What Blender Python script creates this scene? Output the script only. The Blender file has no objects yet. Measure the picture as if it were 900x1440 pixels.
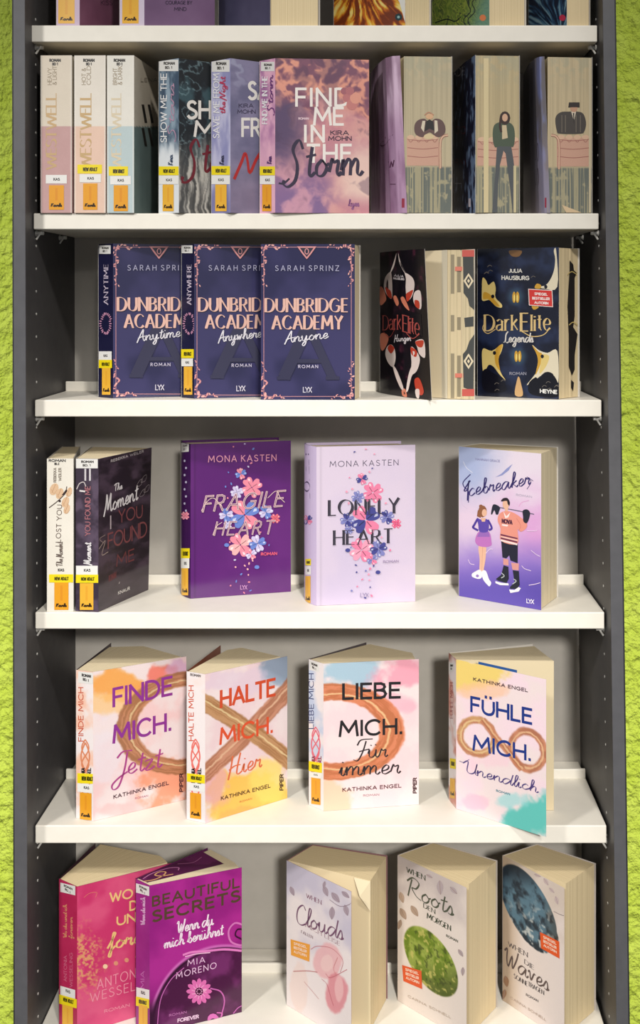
import bpy, math, random
import numpy as np
from mathutils import Vector, Matrix

# ------------------------------------------------------------------ camera, world, lights
scene = bpy.context.scene
col = scene.collection
ZC = 1.44                       # eye height (m); the shelf fronts are the plane y = 0
DIST = 1.5                      # eye to shelf fronts
cam_data = bpy.data.cameras.new('camera')
cam_data.sensor_fit = 'HORIZONTAL'
cam_data.sensor_width = 36.0
cam_data.lens = 60.0
cam_data.shift_x = (450 - 528) / 900.0
cam_data.shift_y = -(720 - 420) / 900.0
cam_data.clip_start = 0.05
camera = bpy.data.objects.new('camera', cam_data)
camera.location = (0, -DIST, ZC)
camera.rotation_euler = (math.radians(90), 0, 0)
col.objects.link(camera)
scene.camera = camera

scene.view_settings.view_transform = 'Standard'
scene.view_settings.look = 'None'
scene.view_settings.gamma = 1.0
scene.view_settings.use_curve_mapping = False
scene.view_settings.exposure = 0.0

world = bpy.data.worlds.new('room_light')
scene.world = world
world.use_nodes = True
bg = world.node_tree.nodes['Background']
bg.inputs[0].default_value = (0.95, 0.97, 1.0, 1)
bg.inputs[1].default_value = 0.36

def spot(name, loc, target, power, angle, blend, radius, color):
    ld = bpy.data.lights.new(name, 'SPOT')
    ld.energy = power; ld.spot_size = math.radians(angle); ld.spot_blend = blend
    ld.shadow_soft_size = radius; ld.color = color
    o = bpy.data.objects.new(name, ld); o.location = loc
    o.rotation_euler = (Vector(target) - Vector(loc)).to_track_quat('-Z', 'Y').to_euler()
    col.objects.link(o)
    return o
L_AMB, L_LEFT, L_MAIN, L_LOW = 0.36, 140, 112, 430
bg.inputs[1].default_value = L_AMB
spot('ceiling_spot', (-1.35, -1.6, 2.5), (-0.45, 0.1, 0.75), L_LEFT, 62, 1.0, 0.12, (1.0, 0.97, 0.92))
spot('ceiling_spot', (0.30, -1.5, 2.9), (-0.05, 0.0, 1.1), L_MAIN, 62, 1.0, 0.07, (1.0, 0.95, 0.88))
spot('room_spot', (0.55, -3.2, 2.25), (-0.04, 0.0, 0.56), L_LOW, 34, 1.0, 0.16, (1.0, 0.96, 0.90))

# ------------------------------------------------------------------ helpers
def lin(c):
    c = np.asarray(c, dtype=float) / 255.0
    return np.where(c <= 0.04045, c / 12.92, ((c + 0.055) / 1.055) ** 2.4)

def node_mat(name, rough=0.5, spec=0.5):
    m = bpy.data.materials.new(name); m.use_nodes = True
    nt = m.node_tree; b = nt.nodes['Principled BSDF']
    b.inputs['Roughness'].default_value = rough
    b.inputs['Specular IOR Level'].default_value = spec
    return m, nt, b

def noisy(name, c1, c2, scale, rough=0.5, spec=0.4, bump=0.0, bscale=None, detail=4, stretch=None, bdist=0.002):
    m, nt, b = node_mat(name, rough, spec)
    tc = nt.nodes.new('ShaderNodeTexCoord')
    src = tc.outputs['Object']
    if stretch:
        mp = nt.nodes.new('ShaderNodeMapping'); mp.inputs['Scale'].default_value = stretch
        nt.links.new(src, mp.inputs[0]); src = mp.outputs[0]
    n = nt.nodes.new('ShaderNodeTexNoise'); n.inputs['Scale'].default_value = scale; n.inputs['Detail'].default_value = detail
    nt.links.new(src, n.inputs['Vector'])
    r = nt.nodes.new('ShaderNodeValToRGB')
    r.color_ramp.elements[0].position = 0.3; r.color_ramp.elements[1].position = 0.7
    r.color_ramp.elements[0].color = (*lin(c1), 1); r.color_ramp.elements[1].color = (*lin(c2), 1)
    nt.links.new(n.outputs['Fac'], r.inputs[0]); nt.links.new(r.outputs[0], b.inputs['Base Color'])
    if bump:
        n2 = nt.nodes.new('ShaderNodeTexNoise'); n2.inputs['Scale'].default_value = bscale or scale; n2.inputs['Detail'].default_value = 5
        nt.links.new(src, n2.inputs['Vector'])
        bp = nt.nodes.new('ShaderNodeBump'); bp.inputs['Strength'].default_value = bump; bp.inputs['Distance'].default_value = bdist
        nt.links.new(n2.outputs['Fac'], bp.inputs['Height']); nt.links.new(bp.outputs[0], b.inputs['Normal'])
    return m

def print_mat(name, rough, spec=0.5, metallic=0.0):
    m, nt, b = node_mat(name, rough, spec)
    a = nt.nodes.new('ShaderNodeVertexColor'); a.layer_name = 'Col'
    tc = nt.nodes.new('ShaderNodeTexCoord')
    n = nt.nodes.new('ShaderNodeTexNoise'); n.inputs['Scale'].default_value = 900
    nt.links.new(tc.outputs['Object'], n.inputs['Vector'])
    mx = nt.nodes.new('ShaderNodeMix'); mx.data_type = 'RGBA'; mx.blend_type = 'MULTIPLY'
    mx.inputs[0].default_value = 0.10
    dk = nt.nodes.new('ShaderNodeMix'); dk.data_type = 'RGBA'; dk.blend_type = 'MULTIPLY'; dk.inputs[0].default_value = 1.0
    dk.inputs[7].default_value = (0.80, 0.80, 0.80, 1)          # printed stock never reflects all light
    nt.links.new(a.outputs['Color'], dk.inputs[6]); nt.links.new(dk.outputs[2], mx.inputs[6]); nt.links.new(n.outputs['Fac'], mx.inputs[7])
    nt.links.new(mx.outputs[2], b.inputs['Base Color'])
    b.inputs['Metallic'].default_value = metallic
    return m

def page_mat(name, c1, c2):
    # fine leaf lines: one dimensional noise across the thickness of the block (uv.x)
    m, nt, b = node_mat(name, 0.8, 0.2)
    uv = nt.nodes.new('ShaderNodeUVMap'); uv.uv_map = 'UV'
    sp = nt.nodes.new('ShaderNodeSeparateXYZ'); nt.links.new(uv.outputs[0], sp.inputs[0])
    n = nt.nodes.new('ShaderNodeTexNoise'); n.noise_dimensions = '1D'
    n.inputs['Scale'].default_value = 60; n.inputs['Detail'].default_value = 6; n.inputs['Roughness'].default_value = 0.75
    nt.links.new(sp.outputs[0], n.inputs['W'])
    r = nt.nodes.new('ShaderNodeValToRGB')
    r.color_ramp.elements[0].position = 0.32; r.color_ramp.elements[1].position = 0.62
    r.color_ramp.elements[0].color = (*lin(c1), 1); r.color_ramp.elements[1].color = (*lin(c2), 1)
    nt.links.new(n.outputs['Fac'], r.inputs[0]); nt.links.new(r.outputs[0], b.inputs['Base Color'])
    bp = nt.nodes.new('ShaderNodeBump'); bp.inputs['Strength'].default_value = 0.25; bp.inputs['Distance'].default_value = 0.0006
    nt.links.new(n.outputs['Fac'], bp.inputs['Height']); nt.links.new(bp.outputs[0], b.inputs['Normal'])
    return m

M = {
    'matte': print_mat('printed_card_matte', 0.62, 0.3),
    'satin': print_mat('printed_card_satin', 0.42, 0.45),
    'gloss': print_mat('printed_card_gloss', 0.2, 0.5),
    'foil': print_mat('metallic_foil_print', 0.38, 0.5, 0.35),
    'label': print_mat('sticker_film', 0.35, 0.5),
    'page': page_mat('book_page_edges', (196, 180, 146), (226, 212, 182)),
    'page_dark': page_mat('aged_page_edges', (188, 168, 130), (222, 204, 166)),
    'card': noisy('cover_card_core', (214, 206, 196), (226, 218, 208), 300, 0.7, 0.2),
    'shelf': noisy('cream_powder_coat', (222, 217, 206), (227, 222, 211), 40, 0.42, 0.4, 0.05, 900, bdist=0.0003),
    'panel': noisy('anthracite_laminate', (66, 64, 65), (73, 71, 71), 60, 0.5, 0.4, 0.08, 700, bdist=0.0003),
    'panel_edge': noisy('anthracite_edge_band', (76, 76, 80), (82, 82, 86), 60, 0.5, 0.4, 0.05, 700, bdist=0.0003),
    'gap_shade': noisy('dark_gap_shade', (36, 36, 40), (42, 42, 46), 60, 0.6, 0.3),
    'back': noisy('grey_back_board', (174, 169, 161), (181, 176, 168), 30, 0.6, 0.3),
    'metal': noisy('bright_steel', (190, 188, 182), (205, 203, 198), 200, 0.3, 0.5),
    'wall': noisy('lime_green_plaster', (206, 228, 80), (218, 238, 98), 28, 0.85, 0.2, 1.0, 75, 2, bdist=0.016),
    'floor': noisy('grey_floor_covering', (120, 116, 110), (132, 128, 121), 60, 0.8, 0.2),
}

def new_obj(name, verts, faces, mat, parent=None, colors=None, uvs=None, smooth=False, mats=None, fmat=None):
    me = bpy.data.meshes.new(name)
    me.from_pydata([tuple(v) for v in verts] if not isinstance(verts, list) else verts, [], faces)
    if mats:
        for m in mats: me.materials.append(m)
        if fmat is not None: me.polygons.foreach_set('material_index', np.asarray(fmat, dtype=np.int32))
    else:
        me.materials.append(mat)
    if colors is not None:
        ca = me.color_attributes.new('Col', 'FLOAT_COLOR', 'POINT')
        ca.data.foreach_set('color', np.asarray(colors, dtype=np.float32).ravel())
    if uvs is not None:
        ul = me.uv_layers.new(name='UV')
        li = np.empty(len(me.loops), dtype=np.int32); me.loops.foreach_get('vertex_index', li)
        ul.data.foreach_set('uv', np.asarray(uvs, dtype=np.float32)[li].ravel())
    if smooth:
        me.polygons.foreach_set('use_smooth', np.ones(len(me.polygons), dtype=bool))
    me.update()
    o = bpy.data.objects.new(name, me)
    col.objects.link(o)
    if parent is not None:
        o.parent = parent
        if parent.type == 'EMPTY': o.matrix_parent_inverse = Matrix.Translation(-parent.location)
    return o

def empty(name, loc=(0, 0, 0)):
    o = bpy.data.objects.new(name, None); o.location = loc
    o.empty_display_size = 0.02
    col.objects.link(o)
    return o

class MB:
    """collects boxes / prisms into one mesh, optional edge bevel"""
    def __init__(s): s.v = []; s.f = []
    def prism(s, ring, z0, z1):           # ring: list of (x,y) counter-clockwise from above
        b = len(s.v); n = len(ring)
        s.v += [(x, y, z0) for x, y in ring] + [(x, y, z1) for x, y in ring]
        s.f.append(tuple(b + i for i in reversed(range(n)))); s.f.append(tuple(b + n + i for i in range(n)))
        for i in range(n):
            j = (i + 1) % n; s.f.append((b + i, b + j, b + n + j, b + n + i))
    def box(s, x0, y0, z0, x1, y1, z1): s.prism([(x0, y0), (x1, y0), (x1, y1), (x0, y1)], z0, z1)
    def hexa(s, pts):                      # 8 points: bottom ring then top ring
        b = len(s.v); s.v += [tuple(p) for p in pts]
        s.f += [(b+3, b+2, b+1, b), (b+4, b+5, b+6, b+7)]
        for i in range(4):
            j = (i + 1) % 4; s.f.append((b + i, b + j, b + 4 + j, b + 4 + i))
    def tube(s, p, q, r, n=10, r2=None):
        p, q = Vector(p), Vector(q); d = (q - p).normalized()
        a = d.orthogonal().normalized(); c = d.cross(a); b = len(s.v); r2 = r if r2 is None else r2
        for P, R in ((p, r), (q, r2)):
            for i in range(n):
                t = 2 * math.pi * i / n; w = P + a * math.cos(t) * R + c * math.sin(t) * R; s.v.append(tuple(w))
        s.f.append(tuple(b + i for i in reversed(range(n)))); s.f.append(tuple(b + n + i for i in range(n)))
        for i in range(n):
            j = (i + 1) % n; s.f.append((b + i, b + j, b + n + j, b + n + i))
    def build(s, name, mat, parent=None, bevel=0.0, seg=2, loc=(0, 0, 0)):
        v = [(x - loc[0], y - loc[1], z - loc[2]) for x, y, z in s.v]
        o = new_obj(name, v, s.f, mat, parent)
        o.location = loc
        if bevel:
            m = o.modifiers.new('bevel', 'BEVEL'); m.width = bevel; m.segments = seg; m.limit_method = 'ANGLE'
        return o

def WX(px, d=0.0):                 # sight line of a traced point -> metres sideways, at depth d (mm)
    return (px - 528) / 1000.0 * (1500 + d) / 1500
def WZ(py): return ZC + (420 - py) / 1000.0

# ------------------------------------------------------------------ numpy noise for printed artwork
_rng = np.random.RandomState(7)
_TAB = _rng.rand(256, 256)
def vnoise(x, y):
    xi = np.floor(x).astype(int); yi = np.floor(y).astype(int)
    fx = x - xi; fy = y - yi; fx = fx * fx * (3 - 2 * fx); fy = fy * fy * (3 - 2 * fy)
    a = _TAB[yi % 256, xi % 256]; b = _TAB[yi % 256, (xi + 1) % 256]
    c = _TAB[(yi + 1) % 256, xi % 256]; d = _TAB[(yi + 1) % 256, (xi + 1) % 256]
    return (a * (1 - fx) + b * fx) * (1 - fy) + (c * (1 - fx) + d * fx) * fy
def fbm(x, y, sc, seed=0, octv=4, sy=None):
    s = 0; a = 1; t = 0; k = 1.0 / sc; ky = 1.0 / (sy or sc)
    for o in range(octv):
        s = s + a * vnoise(x * k + seed * 17.3 + o * 5.1, y * ky + seed * 9.7 + o * 3.3); t += a; a *= 0.5; k *= 2; ky *= 2
    return s / t
def sst(a, b, x):
    t = np.clip((x - a) / (b - a), 0, 1); return t * t * (3 - 2 * t)
def C3(*c): return np.array(c, dtype=float)
def mixc(A, B, t): return A * (1 - t[..., None]) + B * t[..., None]
def full(x, c): return np.ones(x.shape + (3,)) * C3(*c)

# ------------------------------------------------------------------ stroke lettering
CAPS = {
'A': (8, '0,10 4,0 8,10|1.4,6.8 6.6,6.8'), 'B': (6, '0,0 0,10|0,0 3.2,0 4.8,.8 5.2,2.4 4.6,4 3,4.7 0,4.7|3,4.7 5,5.4 5.8,7.3 5,9.2 3.2,10 0,10'),
'C': (8, '~8,1.8 6.4,.4 4.4,0 2,.9 .4,3 0,5.2 .6,7.6 2.2,9.4 4.5,10 6.5,9.6 8,8.3'),
'D': (7.5, '0,0 0,10|~0,0 3,0 5.6,1 7.1,3 7.5,5 7.1,7 5.6,9 3,10 0,10'), 'E': (5.2, '0,0 0,10|0,0 5.2,0|0,4.8 4.6,4.8|0,10 5.2,10'),
'F': (5, '0,0 0,10|0,0 5,0|0,4.9 4.4,4.9'), 'G': (8.4, '~8,1.8 6.4,.4 4.4,0 2,.9 .4,3 0,5.2 .6,7.6 2.2,9.4 4.5,10 6.7,9.5 8.2,8|8.2,8 8.2,5.4 5.2,5.4'),
'H': (7, '0,0 0,10|7,0 7,10|0,4.9 7,4.9'), 'I': (0.4, '.2,0 .2,10'), 'J': (4, '4,0 4,8 3.2,9.6 1.6,10 0,9'),
'K': (6, '0,0 0,10|5.8,0 0,5.4|1.6,4.2 6.2,10'), 'L': (5, '0,0 0,10|0,10 5,10'), 'M': (10, '0,10 1,0|1,0 5,7.4|5,7.4 9,0|9,0 10,10'),
'N': (7.4, '0,10 0,0|0,0 7.4,10|7.4,10 7.4,0'), 'O': (10, '~5,0 2.5,.7 .7,2.5 0,5 .7,7.5 2.5,9.3 5,10 7.5,9.3 9.3,7.5 10,5 9.3,2.5 7.5,.7 5,0'),
'P': (5.6, '0,0 0,10|0,0 3.2,0 5,.9 5.6,2.8 5,4.6 3.2,5.5 0,5.5'), 'R': (6, '0,0 0,10|0,0 3.2,0 5,.9 5.4,2.7 5,4.4 3.2,5.2 0,5.2|2.8,5.2 6,10'),
'S': (5.8, '~5.4,1.5 4.2,.3 2.7,0 1,.7 .4,2.3 1.2,3.8 3,4.8 5,5.9 5.8,7.5 5,9.2 3,10 1.3,9.7 0,8.4'), 'T': (6.4, '0,0 6.4,0|3.2,0 3.2,10'),
'U': (7, '~0,0 0,4 0,6.5 1,9 3.5,10 6,9 7,6.5 7,4 7,0'), 'V': (8, '0,0 4,10|4,10 8,0'), 'W': (11.5, '0,0 3,10|3,10 5.8,1.5|5.8,1.5 8.6,10|8.6,10 11.5,0'),
'X': (7, '0,0 7,10|7,0 0,10'), 'Y': (7.4, '0,0 3.7,5|7.4,0 3.7,5|3.7,5 3.7,10'), 'Z': (6.4, '0,0 6.4,0|6.4,0 0,10|0,10 6.4,10'),
'Ü': (7, '~0,0 0,4 0,6.5 1,9 3.5,10 6,9 7,6.5 7,4 7,0|2,-2.6 2,-2|5,-2.6 5,-2'), '.': (1, '.5,9.4 .5,10'), '&': (7, '~7,10 2,3 1.6,1 3,0 4.6,1 4,3 1,5.6 0,8 2,10 5,9 7,6'),
'1': (2, '0,1.5 2,0|2,0 2,10'), '2': (6, '~0,2.5 1.5,.3 4,.2 5.5,2.3 4,5.2 0,10|0,10 6,10'), '3': (5.5, '~0,1 3,0 5,2 3,4.6 5.5,7.4 3,10 0,9'), '-': (4, '0,5.5 4,5.5'),
}
LOW = {   # upright small letters
'a': (5.4, '~.6,3.6 2.6,2.6 4.6,3.6 4.8,6|4.8,4 4.8,10|~4.8,6 1.4,6.4 .2,8.2 1.6,10 4.6,8.8'), 'r': (3.8, '.4,2.8 .4,10|~.4,5 1.8,3 3.8,2.8'),
'k': (5, '.4,0 .4,10|4.6,2.8 .6,6.6|1.8,5.8 5,10'), 'l': (.8, '.4,0 .4,10'), 'i': (.8, '.4,3.2 .4,10|.4,.8 .4,1.6'), 't': (3.6, '1.8,.6 1.8,8.4 3.4,10|0,3 3.6,3'),
'e': (5.4, '~.2,6.4 5,6.2 4.6,3.6 2.6,2.6 .4,4.4 .2,7 1.4,9.6 3.2,10 5.2,8.6'),
}
SCR = {
'a': (7.4, '~6,5.5 3,5 .5,7.5 1,10 3,9.8 5.8,5.8|~6,5.5 5.5,8.8 6.4,10 7.8,8.6'), 'b': (6, '~0,9 3,4 4,0 2.6,0 2,6 2,9.5 4,10 5.5,7.5 4,5.5 2.6,6.6'),
'c': (5.4, '~5,6 3.4,5 1,7 1.2,9.5 3,10 5.6,8.5'), 'd': (7.6, '~6,6 3,5 .5,7.5 1,10 3,9.8 6,6|~8,0 6.6,6 6.2,9 7,10 8,8.8'),
'e': (5.4, '~1,8.4 3.9,7.4 4.4,5.6 3,5 1.2,7 1.2,9.4 3,10 5.6,8.5'), 'f': (5, '~0,9 3,4 5,0 3.8,-.4 3,5 2,14 .8,14.4 2,11 5,8.4'),
'g': (7, '~6,5.5 3,5 .5,7.5 1.5,9.8 4,9.2 6,5.6|~6,5.5 5,12.6 3,15 1,14 3,11.6 7.2,8.6'), 'h': (7, '~0,9 3,4 4,0 2.6,0 1.2,10|~1.5,8 3.8,5 5.3,6 5,9.2 6,10 7.2,8.8'),
'i': (3, '~0,8.6 1.5,5 1.1,9 2,10 3.2,8.8|1.8,2.6 2,2'), 'j': (3, '~1.5,5 1,12 -1,15 -2,13.5 3,8.8'), 'k': (6, '~0,9 3,4 4,0 2.6,0 1.2,10|~5,5.4 2,7.6 3.6,8.6 5,10 6.2,8.8'),
'l': (3.2, '~0,9 3,4 4,0 2.6,0 1.4,8 2,10 3.4,8.8'), 'm': (9, '~0,8.4 1,5 .8,10|~1,7.5 3,5 4,6 3.8,10|~4,7.5 6,5 7,6 6.8,9.2 7.8,10 9.2,8.8'),
'n': (6.6, '~0,8.4 1,5 .8,10|~1,7.5 3.4,5 4.6,6 4.4,9.2 5.4,10 6.8,8.8'), 'o': (5.8, '~3,5 .8,7 1,9.6 3.3,9.8 4.9,7.4 3,5 4.6,6.6 6,6.2'),
'p': (6, '~0,8.4 1.4,5 0,15|~1,7.5 3.4,5 5,6.6 4,9.6 1.6,9.6'), 'r': (5, '~0,8.8 1.4,4.8 2,6 4,5.4 3.4,8.6 4,10 5.2,8.8'),
's': (4.2, '~0,9 2.4,5 3.4,7.8 2.6,10 .8,9.6|~2.6,10 3.6,9.6 4.4,8.8'), 't': (4, '~3,1 1.8,8 2.2,10 4.2,8.8|.4,4 4.6,3.4'),
'u': (6.8, '~0,7.5 1,5 .8,9 2.4,10 4.2,8.4 5,5|~5,5 4.8,9 5.6,10 7,8.8'), 'ü': (6.8, '~0,7.5 1,5 .8,9 2.4,10 4.2,8.4 5,5|~5,5 4.8,9 5.6,10 7,8.8|1.8,2.6 2,2|4.6,2.4 4.8,1.8'),
'v': (5.4, '~0,6 1.2,5 2,10 4.3,5.4 5.6,5.6'), 'w': (7, '~0,6 1,5 1.2,10 3.4,6 3.8,10 6,5.4 7.2,5.6'), 'y': (6.8, '~0,7 1,5 1,9 3,9.5 5,5|~5,5 4,12.6 2,15 1,13.6 3,11 7,8.6'),
'z': (5, '~0,5.5 4,5.2 .4,9.8 3,10 5.2,8.8'),
'S': (8, '~7.2,1.6 5.6,-1.2 3,1.6 4.8,6.4 4,11 1,13 -1,12.2 -.6,11'), 'A': (8, '~-.5,11.5 3,4 6,-1.4 5.4,5 6.4,10 8.2,8.8|~.6,7.4 4,6 8,5.6'),
'J': (6, '~6.4,-1 5,7 2,15 -1,16.4 -1.6,14 2,11 6.6,8.8|~1,1 4,-1.6 9,-1.4'), 'H': (9, '~2.6,-1.4 1.4,5 -.6,12|~8,-2 6,5 5.4,9.4 7,10 9.2,8.8|~0,6.4 4,4.8 8,5'),
'F': (7, '~6,-.6 4,6 1,11.6 -1.8,11|~.6,2 3,-1.4 10,-1.8|~1.6,6 5,5.2 8,4.6'), 'U': (8, '~-2,2 1,-1 1.8,.4 1,8 3.4,10 6.6,7.6 8.4,-.6 7,8 8.4,10 9,8.8'),
'I': (4, '~5.6,-.8 1.6,3.6 .6,6 3.4,5 4.4,-.8 3.6,6 3.2,13'), 'T': (7, '~-.5,1 3,-.8 9,-1.2|~4.6,-1 2.8,6 2.8,10'), 'M': (10, '~-1,12 1.8,5 3,-1.4 3.8,4 4,8.6 8,-1.4 7.4,5 8,10 10,8.8'),
'C': (7, '~7,1.4 5,-1 1.6,1.6 .4,6 1.2,9.6 4,10.4 7.2,8.8'), 'R': (8, '~2.4,0 1,6 0,10.6|~-.6,2 3,-1.2 6.8,.6 5,4.4 2.4,5 5,8.6 8.2,10'), 'W': (9, '~-.6,2 1.4,0 1,6 2,10 5,2.6 5,10 8,4 9.4,-1'),
'L': (6.6, '~6,-1.4 3,2 2,8.6 -.6,10.4 2,9.6 4.4,10.8 7,9.6'), 'D': (8.5, '~3,1 2,6 1,10.4|~-.4,3.4 3,-.6 8,2 7,8 1,10.8 -1,8.6'), 'N': (9, '~-2,13 1,4 2.6,-1 3.6,4 4.4,10 7,3 9.6,-2.4'),
'E': (6, '~5.6,0 3,-.6 2,2.6 4,4.6 1.6,6 1.2,9.4 4,10.2 6.2,8.8'), 'K': (6.6, '~2,-.6 1,5 0,10.4|~6,-.4 1.4,5.4 4,8 6.8,10'), 'G': (7, '~7,1 4,-1 .6,4 1.6,9.4 5,9.6 6.4,5 6,13 2,15'),
'?': (5, '~.6,2 3,-.8 5,1.6 2.6,5 2,7|1.6,9.6 1.6,10'), '.': (1.5, '.5,9.5 .5,10'), '&': (6, '~6,10 2,3 1.6,1 3,0 4.4,1.4 1,6 0,8.4 2,10 6,6.6'),
}
def parse(g):
    out = []
    for st in g.split('|'):
        sm = st[0] == '~'
        if sm: st = st[1:]
        out.append((sm, np.array([[float(a) for a in p.split(',')] for p in st.split()])))
    return out
def catmull(p, n=4):
    P = np.vstack([2 * p[0] - p[1], p, 2 * p[-1] - p[-2]]); out = []
    if np.allclose(p[0], p[-1]): P[0] = p[-2]; P[-1] = p[1]
    for i in range(1, len(P) - 2):
        for k in range(n):
            t = k / n
            out.append(0.5 * (2 * P[i] + (P[i+1] - P[i-1]) * t + (2*P[i-1] - 5*P[i] + 4*P[i+1] - P[i+2]) * t * t + (3*P[i] - P[i-1] - 3*P[i+1] + P[i+2]) * t ** 3))
    out.append(P[-2]); return np.array(out)

class Panel:
    """an upright sheet standing on a plan polyline; knows sheet (s,y) mm <-> world, and where a traced
       photograph point falls on it (ray against its segments)"""
    def __init__(s, pts, z0, h, toff=0.0):
        s.P = np.array(pts, dtype=float)          # (X mm, depth mm), left to right seen from outside
        d = np.diff(s.P, axis=0); L = np.hypot(d[:, 0], d[:, 1])
        s.cum = np.concatenate([[0], np.cumsum(L)]); s.W = s.cum[-1]; s.H = h; s.z0 = z0
        nn = np.stack([d[:, 1] / L, -d[:, 0] / L], 1)
        vn = np.vstack([nn[:1], (nn[:-1] + nn[1:]) / 2, nn[-1:]]); s.N = vn / np.linalg.norm(vn, axis=1)[:, None]
        s.toff = toff                             # sideways drift of the free end at the top (mm)
    def world(s, x, y, off=0.0):
        x = np.asarray(x, float); y = np.asarray(y, float)
        i = np.clip(np.searchsorted(s.cum, x, side='right') - 1, 0, len(s.cum) - 2)
        t = (x - s.cum[i]) / (s.cum[i+1] - s.cum[i]); t_ = t[..., None]
        p = s.P[i] * (1 - t_) + s.P[i+1] * t_
        n = s.N[i] * (1 - t_) + s.N[i+1] * t_
        X = p[..., 0] + n[..., 0] * off + s.toff * (x / s.W) * (1 - 2 * y / s.H); Y = p[..., 1] + n[..., 1] * off
        return np.stack([X / 1000, Y / 1000, s.z0 + (s.H - y) / 1000], -1)
    def px(s, x, y):
        w = s.world(x, y); k = 1500 / (1500 + w[..., 1] * 1000)
        return 528 + w[..., 0] * 1000 * k, 420 - (w[..., 2] - ZC) * 1000 * k
    def at(s, px, py):
        px = np.asarray(px, float); py = np.asarray(py, float); y = np.full(px.shape, s.H / 2)
        for _ in range(3 if s.toff else 1):
            if s.toff: drift = s.toff * (1 - 2 * y / s.H)
            else: drift = 0
            pp = 528 + (s.P[:, 0]) / (1500 + s.P[:, 1]) * 1500
            q = px
            if s.toff: q = px - drift * np.clip((px - pp[0]) / (pp[-1] - pp[0]), 0, 1)
            i = np.clip(np.searchsorted(pp, q, side='right') - 1, 0, len(pp) - 2)
            a = (q - 528) / 1500.0
            x1, d1 = s.P[i, 0], s.P[i, 1]; x2, d2 = s.P[i+1, 0], s.P[i+1, 1]
            den = (x2 - x1) - a * (d2 - d1)
            t = (a * (1500 + d1) - x1) / den
            D = 1500 + d1 + t * (d2 - d1)
            y = s.H - ((420 - py) * D / 1500 - (s.z0 - ZC) * 1000)
        return s.cum[i] + t * (s.cum[i+1] - s.cum[i]), y

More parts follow.
